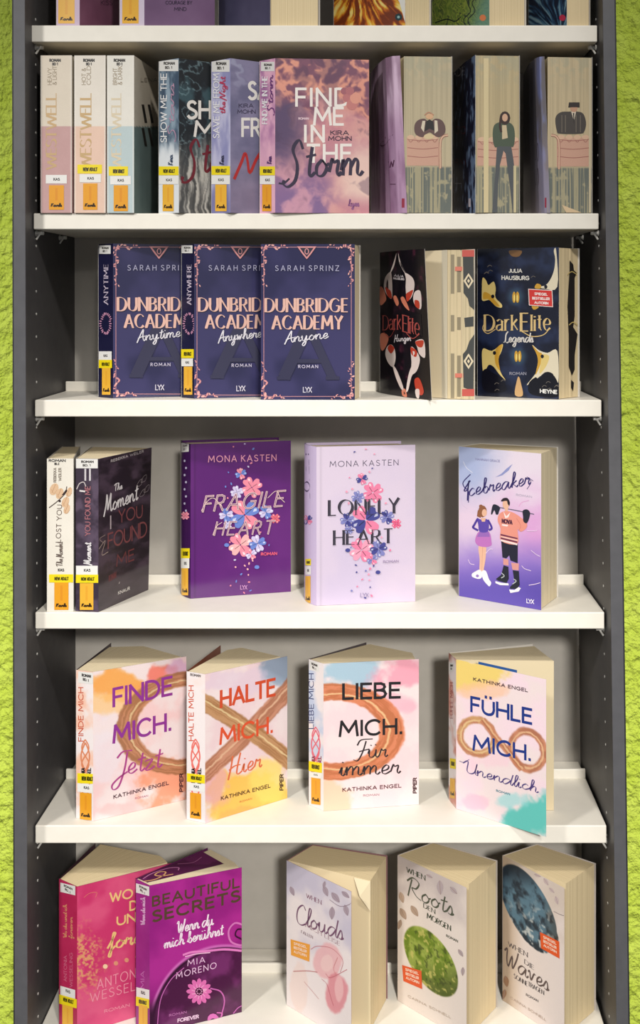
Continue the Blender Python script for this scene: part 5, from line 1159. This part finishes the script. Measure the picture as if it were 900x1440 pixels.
c = k.cs; c.text('Wo du und ich', (94, 1318), (94, 1272), 5, (226, 150, 110), 'script', .2); c.text('forever', (102, 1320), (102, 1290), 5, (226, 150, 110), 'script', .2); c.text('Antonia', (94, 1380), (94, 1344), 4, (216, 110, 140), 'sans', .2); c.text('Wesseling', (102, 1388), (102, 1340), 4, (216, 110, 140), 'sans', .2)
sticker(k, 'mark', 85, 1241, 106, 1254, tilt=5); sticker(k, 'white', 85, 1386, 106, 1399, tilt=6); sticker(k, 'yellow', 83.5, 1398, 108.3, 1411, tilt=7); sticker(k, 'gold', 88, 1412, 103, 1452, tilt=4)
done(k, None, LAB)
def f_secret(px, py, x, y):
    n = fbm(x, y, 50, 151, 4)
    c = mixc(full(px, (150, 32, 128)), full(px, (176, 44, 146)), sst(.3, .7, n))
    # dark velvet disc with glossy rim, lower half
    R = np.hypot((px - 318) / 108, (py - 1452) / 122)
    c = mixc(c, mixc(full(px, (76, 22, 66)), full(px, (116, 44, 104)), sst(.4, .7, fbm(x, y, 30, 152))), sst(1.0, .985, R))
    c = mixc(c, full(px, (216, 120, 196)), sst(.03, .0, np.abs(R - 1.0)) * .9); c = mixc(c, full(px, (40, 10, 38)), sst(.02, .0, np.abs(R - .965)) * .8)
    c = mixc(c, full(px, (56, 16, 50)), sst(1402, 1432, py + (px - 200) * .3) * sst(232, 212, px))
    return c
k = book('magenta paperback with dark olive title capitals and a flower on a dark disc', G5, 5, 211, (191, 26), (210.5, 8), (340, 56), (292, 112), edge=[(338, 57), (330, 72), (296, 110)], front=f_secret, spine=lambda px, py, x, y: full(px, (158, 44, 136)) + (fbm(x, y, 20, 153)[..., None] - .5) * 16, back=(70, 22, 60), mat='gloss', res=1.0, seed=61, core=(96, 40, 84))
c = k.cf; q = lambda L: [(70 + a / 3.103, 1180 + b / 3.103) for a, b in L]; od = (84, 60, 40)
c.text('Beautiful', (215, 1274), (336, 1247), 12.5, od, 'sans', .22, gap=3); c.text('Secrets', (215, 1296), (337, 1266), 14, od, 'sans', .24, gap=3)
c.text('Wenn du', (250, 1312), (300, 1300), 16, (246, 226, 240), 'script', .11); c.text('mich berührst', (231, 1334), (314, 1314), 15, (246, 226, 240), 'script', .11)
c.text('Mia', (264, 1358), (288, 1353), 7.5, (236, 190, 226), 'sans', .14, gap=4); c.text('Moreno', (248, 1376), (304, 1361), 8, (236, 190, 226), 'sans', .14, gap=4)
for i in range(12):
    a = i * 2 * math.pi / 12; c.disc(280 + 11 * math.cos(a), 1394 + 11.5 * math.sin(a), 7.4, (226, 112, 180), 3.6, n=8, rot=a)
    c.disc(280 + 7 * math.cos(a + .26), 1394 + 7.6 * math.sin(a + .26), 4.8, (244, 168, 210), 2, n=7, rot=a + .26)
c.disc(280, 1394, 5.6, (66, 16, 50)); 
for i in range(8): c.disc(280 + 3.4 * math.cos(i * .785), 1394 + 3.4 * math.sin(i * .785), 1, (236, 160, 206), n=5)
for L, w_, cc in (([(842, 372), (806, 366), (780, 400), (790, 446), (830, 462), (842, 456)], 2.6, (216, 120, 190)), ([(842, 392), (818, 394), (810, 420), (838, 436)], 2.2, (60, 14, 52)), ([(700, 650), (745, 664), (762, 706), (748, 770), (740, 807)], 1.8, (206, 104, 180)),
                  ([(580, 505), (620, 492), (680, 488), (760, 480), (838, 486)], 3.2, (232, 130, 200)), ([(590, 512), (640, 500), (700, 494)], 1.4, (250, 190, 226)), ([(470, 807), (476, 740), (490, 680), (530, 610), (586, 560)], 1.2, (206, 110, 186)), ([(800, 760), (820, 736), (842, 724)], 1.4, (206, 110, 186))):
    c.line(q(L), w_, cc)
c.disc(70 + 712 / 3.103, 1180 + 786 / 3.103, 8, (216, 110, 184), 8.5); c.disc(70 + 712 / 3.103, 1180 + 796 / 3.103, 4.5, (76, 22, 66), 5); c.line(q([(728, 756), (752, 760), (744, 784)]), 1.6, (216, 110, 184))
c.text('Forever', (250, 1437), (279, 1431), 4.4, (244, 206, 234), 'sans', .26); c.text('Roman', (238, 1429), (262, 1424), 3, (196, 120, 180), 'sans', .2)
c = k.cs; c.text('Wenn du mich', (204, 1300), (204, 1262), 6, (230, 180, 220), 'script', .2); c.text('Mia', (203, 1390), (203, 1366), 5, (206, 120, 190), 'sans', .18)
sticker(k, 'mark', 191.5, 1242, 210, 1255, tilt=5); sticker(k, 'white', 192, 1388, 210.3, 1402, tilt=4); sticker(k, 'yellow', 191.5, 1401, 210, 1414, tilt=4); sticker(k, 'gold', 195.5, 1412, 208, 1452, tilt=3)
# printed top of the pages: the swirl design runs over the top edge
zt = k.root.location.z + 0.2105
s0, s1, f_, b_ = [np.array(P2(p)) / 1000 for p in ((192.5, 25), (209, 12), (332, 57), (289, 106))]
def quadp(u, v): 
    a = s0 * (1 - v) + s1 * v; b = b_ * (1 - v) + f_ * v; return a * (1 - u) + b * u
N1, N2 = 60, 22; V_ = []; C_ = []
for i in range(N1 + 1):
    for j in range(N2 + 1):
        u, v = i / N1 * .93 + .02, j / N2 * .74; p = quadp(u, v); V_.append((p[0], p[1], zt))
        n = float(fbm(np.array(u * 60.), np.array(v * 24.), 14, 155)); C_.append((112, 40, 96) if n < .5 else (92, 30, 78))
F_ = [(i * (N2+1) + j, i * (N2+1) + j + 1, (i+1) * (N2+1) + j + 1, (i+1) * (N2+1) + j) for i in range(N1) for j in range(N2)]
F_ = [tuple(reversed(t)) for t in F_]
new_obj('painted_top_edge', V_, F_, M['gloss'], k.block, colors=np.array([(*lin(x), 1) for x in C_]))
def swirl(pts, w_, cc, name='gold_swirl'):
    P = catmull(np.array([quadp(u, v) * 1000 for u, v in pts]), 5); d = np.gradient(P, axis=0); d /= np.linalg.norm(d, axis=1)[:, None]; n = np.stack([-d[:, 1], d[:, 0]], 1) * w_ / 2
    L, R = P + n, P - n; m = len(P); v = [(a[0] / 1000, a[1] / 1000, zt + .0002) for a in list(L) + list(R)]
    new_obj(name, v, [(i, m + i, m + i + 1, i + 1) for i in range(m - 1)], M['satin'], k.block, colors=np.tile([*lin(cc), 1], (2 * m, 1)))
swirl([(.02, .5), (.12, .62), (.25, .5), (.33, .3), (.28, .15), (.2, .25), (.24, .5), (.36, .6)], 2.2, (226, 170, 120)); swirl([(.05, .2), (.2, .05), (.4, .12), (.5, .3), (.46, .45)], 1.6, (206, 130, 180)); swirl([(.55, .1), (.7, .3), (.86, .2)], 1.2, (190, 110, 160))
done(k, {'artwork': 'gloss'}, LAB)

PG = (228, 216, 208)
def leaf(cv, x, y, r, a, cc, vein):
    ux, uy = math.cos(a), math.sin(a); vx, vy = -uy, ux
    P = [(-1, 0), (-.4, .42), (.3, .4), (1, 0), (.3, -.4), (-.4, -.42)]
    cv.poly([(x + r * (p * ux + q_ * vx), y + r * (p * uy + q_ * vy)) for p, q_ in P], cc, smooth=True)
    cv.line([(x - r * ux, y - r * uy), (x + r * ux, y + r * uy)], .6, vein)
def f_white(tint, sd, lo=(244, 232, 230)):
    return lambda px, py, x, y: mixc(full(px, tint), full(px, lo), sst(.3, .6, fbm(x, y, 50, sd, 4) * .6 + y / 215.0 * .6))
def orange_badge(c, p, cc):
    c.n += 4; c.poly(p, cc, bucket='round_sticker')
    p = np.array(p, float)
    for i in (1, 2, 3):
        a = p[0] + (p[3] - p[0]) * (i * .25 + .02); b = p[1] + (p[2] - p[1]) * (i * .25 + .02); d = b - a
        c.text(['Spiegel', 'Bestseller', 'Autorin'][i - 1], a + d * .16, b - d * .16, 3.0, (250, 220, 200), 'sans', .3, bucket='round_sticker')
# clouds
def f_clouds(px, py, x, y):
    c = f_white((206, 198, 214), 161)(px, py, x, y); n = fbm(x, y, 24, 162, 4)
    for cx, cy, rx, ry, cc, s in ((462, 1352, 22, 26, (240, 184, 186), .85), (474, 1395, 17, 30, (226, 130, 140), .75), (460, 1355, 9, 12, (248, 214, 208), .6), (477, 1390, 7, 22, (246, 196, 196), .8), (420, 1390, 14, 36, (244, 214, 202), .5)):
        r = np.hypot((px - cx) / rx, (py - cy) / ry) + (n - .5) * .5; c = mixc(c, full(px, cc), sst(1.05, .85, r) * s)
    return c
k = book('white paperback with pale pink watercolour blossom and a yellow-orange sticker', G5, 5, 213, (440, 118), (403, 72), (494, -11), (545, 86), edge=[(522, 16), (545, 84)], front=f_clouds, spine=(226, 218, 216), back=(120, 90, 96), mat='matte', res=1.0, seed=62, page='page_dark', core=(150, 110, 110))
c = k.cf; q = lambda L: [(390 + a / 5.294, 1180 + b / 5.294) for a, b in L]; gr, gv = (176, 158, 168), (150, 130, 142)
for x_, y_, r_, a_2 in ((458, 1253, 8, 1.2), (472, 1262, 9, .9), (486, 1258, 7, .7), (467, 1284, 9, 1.6), (487, 1280, 8, 1.3), (411, 1253, 7, 1.2), (456, 1244, 5, 1.8)): leaf(c, x_, y_, r_, a_2, gr, gv)
c.line(q([(390, 450), (470, 500), (560, 480)]), .8, gv); c.text('When', (431, 1262), (452, 1272), 6, (150, 108, 128), 'serif', .16)
c.text('Clouds', (417, 1297), (483, 1322), 25, (124, 86, 112), 'script', .075); c.text('mich leise', (430, 1303), (478, 1330), 5.4, (160, 120, 132), 'serif', .14); c.text('fallen', (424, 1312), (440, 1320), 4, (130, 100, 110), 'serif', .16)
c.line(q([(250, 820), (300, 796), (400, 810), (470, 870), (490, 920), (470, 990)]), .8, (206, 130, 138)); c.line(q([(120, 984), (220, 980), (300, 990)]), 1, (196, 120, 120)); c.line(q([(200, 1060), (260, 1130), (310, 1190)]), .7, (206, 140, 140)); c.line(q([(360, 1000), (400, 1030), (520, 970)]), .8, (206, 120, 130))
c.line(q([(420, 1240), (400, 1180), (370, 1080), (330, 1040)]), .7, (200, 100, 116)); c.line(q([(450, 880), (420, 960), (440, 1010)]), .9, (222, 150, 152))
orange_badge(c, q([(100, 744), (244, 784), (240, 912), (104, 862)]), (244, 166, 60)); done(k, {'artwork': 'matte', 'lettering': 'matte'})
# dog-eared corner standing up at the front of the block
e0 = np.array(k.E[0]); d = np.array(P2((403, 72))) - e0; d = d / np.hypot(*d)
e1 = e0 + d * 26; zb = k.root.location.z + .2124
nf = np.array([d[1], -d[0]]); nf = nf if nf[1] < 0 else -nf
A = (*(e0 + nf * .6) / 1000, zb - .043); Bp = (*(e0 + nf * 1.0) / 1000, zb + .0004); Cp = (*(e1 + nf * 1.0) / 1000, zb + .0004); Dp = (*((e0 + e1) / 2 + nf * 9) / 1000, zb - .020)
new_obj('folded_page_corner', [A, Bp, Cp, Dp], [(0, 3, 1), (1, 3, 2)], M['page'], k.block, uvs=[(0.2, 0)] * 4)
# roots
def f_roots(px, py, x, y):
    c = f_white((204, 190, 186), 171, (238, 224, 214))(px, py, x, y); n = fbm(x, y, 12, 172, 5); n2 = fbm(x, y, 7, 173, 4)
    R = np.minimum(np.hypot((px - 601) / 35, (py - 1352) / 52 - (px - 601) / 120), np.hypot((px - 622) / 24, (py - 1372) / 30))
    R = np.hypot((px - 606) / 39.0, ((py - 1352 - (px - 606) * .75)) / 42.0)
    g = mixc(full(px, (112, 136, 40)), full(px, (160, 176, 80)), sst(.35, .6, n)); g = mixc(g, full(px, (74, 84, 34)), sst(1345, 1400, py + 30 * (n - .5)) * .75)
    g = mixc(g, full(px, (206, 196, 110)), sst(.62, .72, n2) * .8); g = mixc(g, full(px, (60, 70, 28)), sst(.38, .3, n2) * .6)
    return mixc(c, g, sst(1.0, .95, R))
k = book('white paperback with an oval of mossy green leaves and a red-orange sticker', G5, 5, 215.5, (610, 120), (559, 82), (656, -6), (699.5, 67), edge=[(660, 2), (699.5, 66)], front=f_roots, spine=(214, 204, 198), back=(196, 186, 178), mat='matte', res=1.0, seed=63, page='page_dark', core=(210, 200, 190))
c = k.cf; q = lambda L: [(540 + a / 5.294, 1180 + b / 5.294) for a, b in L]; br, bv = (186, 160, 140), (150, 122, 104)
for x_, y_, r_, a_2 in ((565, 1262, 8, 1.3), (567, 1285, 9, 1.1), (583, 1281, 9, 1.0), (562, 1300, 7, 1.8), (619, 1248, 10, 1.5), (638, 1252, 7, .8), (604, 1232, 5, .5), (648, 1340, 6, 1.0), (651, 1366, 6, 1.6)): leaf(c, x_, y_, r_, a_2, br if x_ < 600 else (184, 168, 170), bv)
dk = (66, 74, 56)
c.text('When', (572, 1226), (598, 1238), 7, dk, 'serif', .18); c.text('Roots', (574, 1258), (638, 1288), 24, (84, 88, 72), 'script', .085); c.text('den', (596, 1276), (612, 1285), 6, dk, 'serif', .18); c.text('Morgen', (601, 1291), (634, 1309), 7.5, dk, 'serif', .18); c.text('Roman', (628, 1317), (644, 1325), 3, dk, 'sans', .24)
c.text('Carina Schnell', (574, 1402), (634, 1432), 3, (190, 170, 150), 'sans', .22)
orange_badge(c, q([(136, 936), (280, 980), (286, 1116), (146, 1056)]), (232, 92, 44)); done(k, {'artwork': 'matte', 'lettering': 'matte'})
# waves
def f_waves(px, py, x, y):
    c = f_white((220, 204, 192), 181, (240, 226, 220))(px, py, x, y); n = fbm(x, y, 14, 182, 5); n2 = fbm(x, y, 8, 183, 4)
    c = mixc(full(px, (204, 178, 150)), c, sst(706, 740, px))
    cx = 742; t = (py - 1275) * .42
    R = np.hypot((px - cx - t) / 32.0, (py - 1278) / 64.0) + (n - .5) * .14 * sst(1290, 1330, py)
    g = mixc(full(px, (44, 54, 64)), full(px, (96, 128, 146)), sst(.35, .6, n) * sst(1215, 1260, py)); g = mixc(g, full(px, (206, 210, 208)), sst(.55, .72, n2) * sst(1250, 1310, py) * .9)
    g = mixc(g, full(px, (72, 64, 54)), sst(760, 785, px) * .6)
    return mixc(c, g, sst(1.0, .96, R))
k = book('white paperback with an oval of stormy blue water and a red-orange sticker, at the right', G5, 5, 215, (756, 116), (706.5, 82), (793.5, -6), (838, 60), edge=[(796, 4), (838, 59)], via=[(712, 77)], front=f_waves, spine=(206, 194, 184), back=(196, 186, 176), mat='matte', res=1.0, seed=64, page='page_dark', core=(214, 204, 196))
c = k.cf; q = lambda L: [(690 + a / 4.737, 1180 + b / 4.737) for a, b in L]; dk = (92, 84, 84)
for x_, y_, r_, a_2 in ((768, 1240, 6, 1.0), (756, 1231, 5, .4), (783, 1266, 6, 1.3), (776, 1252, 5, .8), (712, 1380, 8, 1.4), (709, 1398, 7, 1.8)): leaf(c, x_, y_, r_, a_2, (206, 186, 184) if x_ > 740 else (170, 130, 100), (166, 146, 146))
c.text('When', (715, 1330), (742, 1346), 6.4, dk, 'serif', .18); c.text('Waves', (711, 1356), (772, 1394), 24, (104, 88, 84), 'script', .085); c.text('die', (738, 1355), (751, 1364), 6, dk, 'serif', .18); c.text('Sonne', (723, 1375), (742, 1387), 6, dk, 'serif', .18); c.text('tragen', (743, 1386), (765, 1399), 6, dk, 'serif', .18); c.text('Roman', (740, 1400), (757, 1409), 3, dk, 'sans', .24)
c.text('Carina Schnell', (718, 1404), (768, 1436), 3, (190, 166, 150), 'sans', .22); c.line(q([(420, 480), (460, 500), (496, 512)]), .7, (130, 116, 120))
orange_badge(c, q([(330, 618), (458, 682), (460, 796), (336, 726)]), (236, 92, 36)); done(k, {'artwork': 'matte', 'lettering': 'matte'})
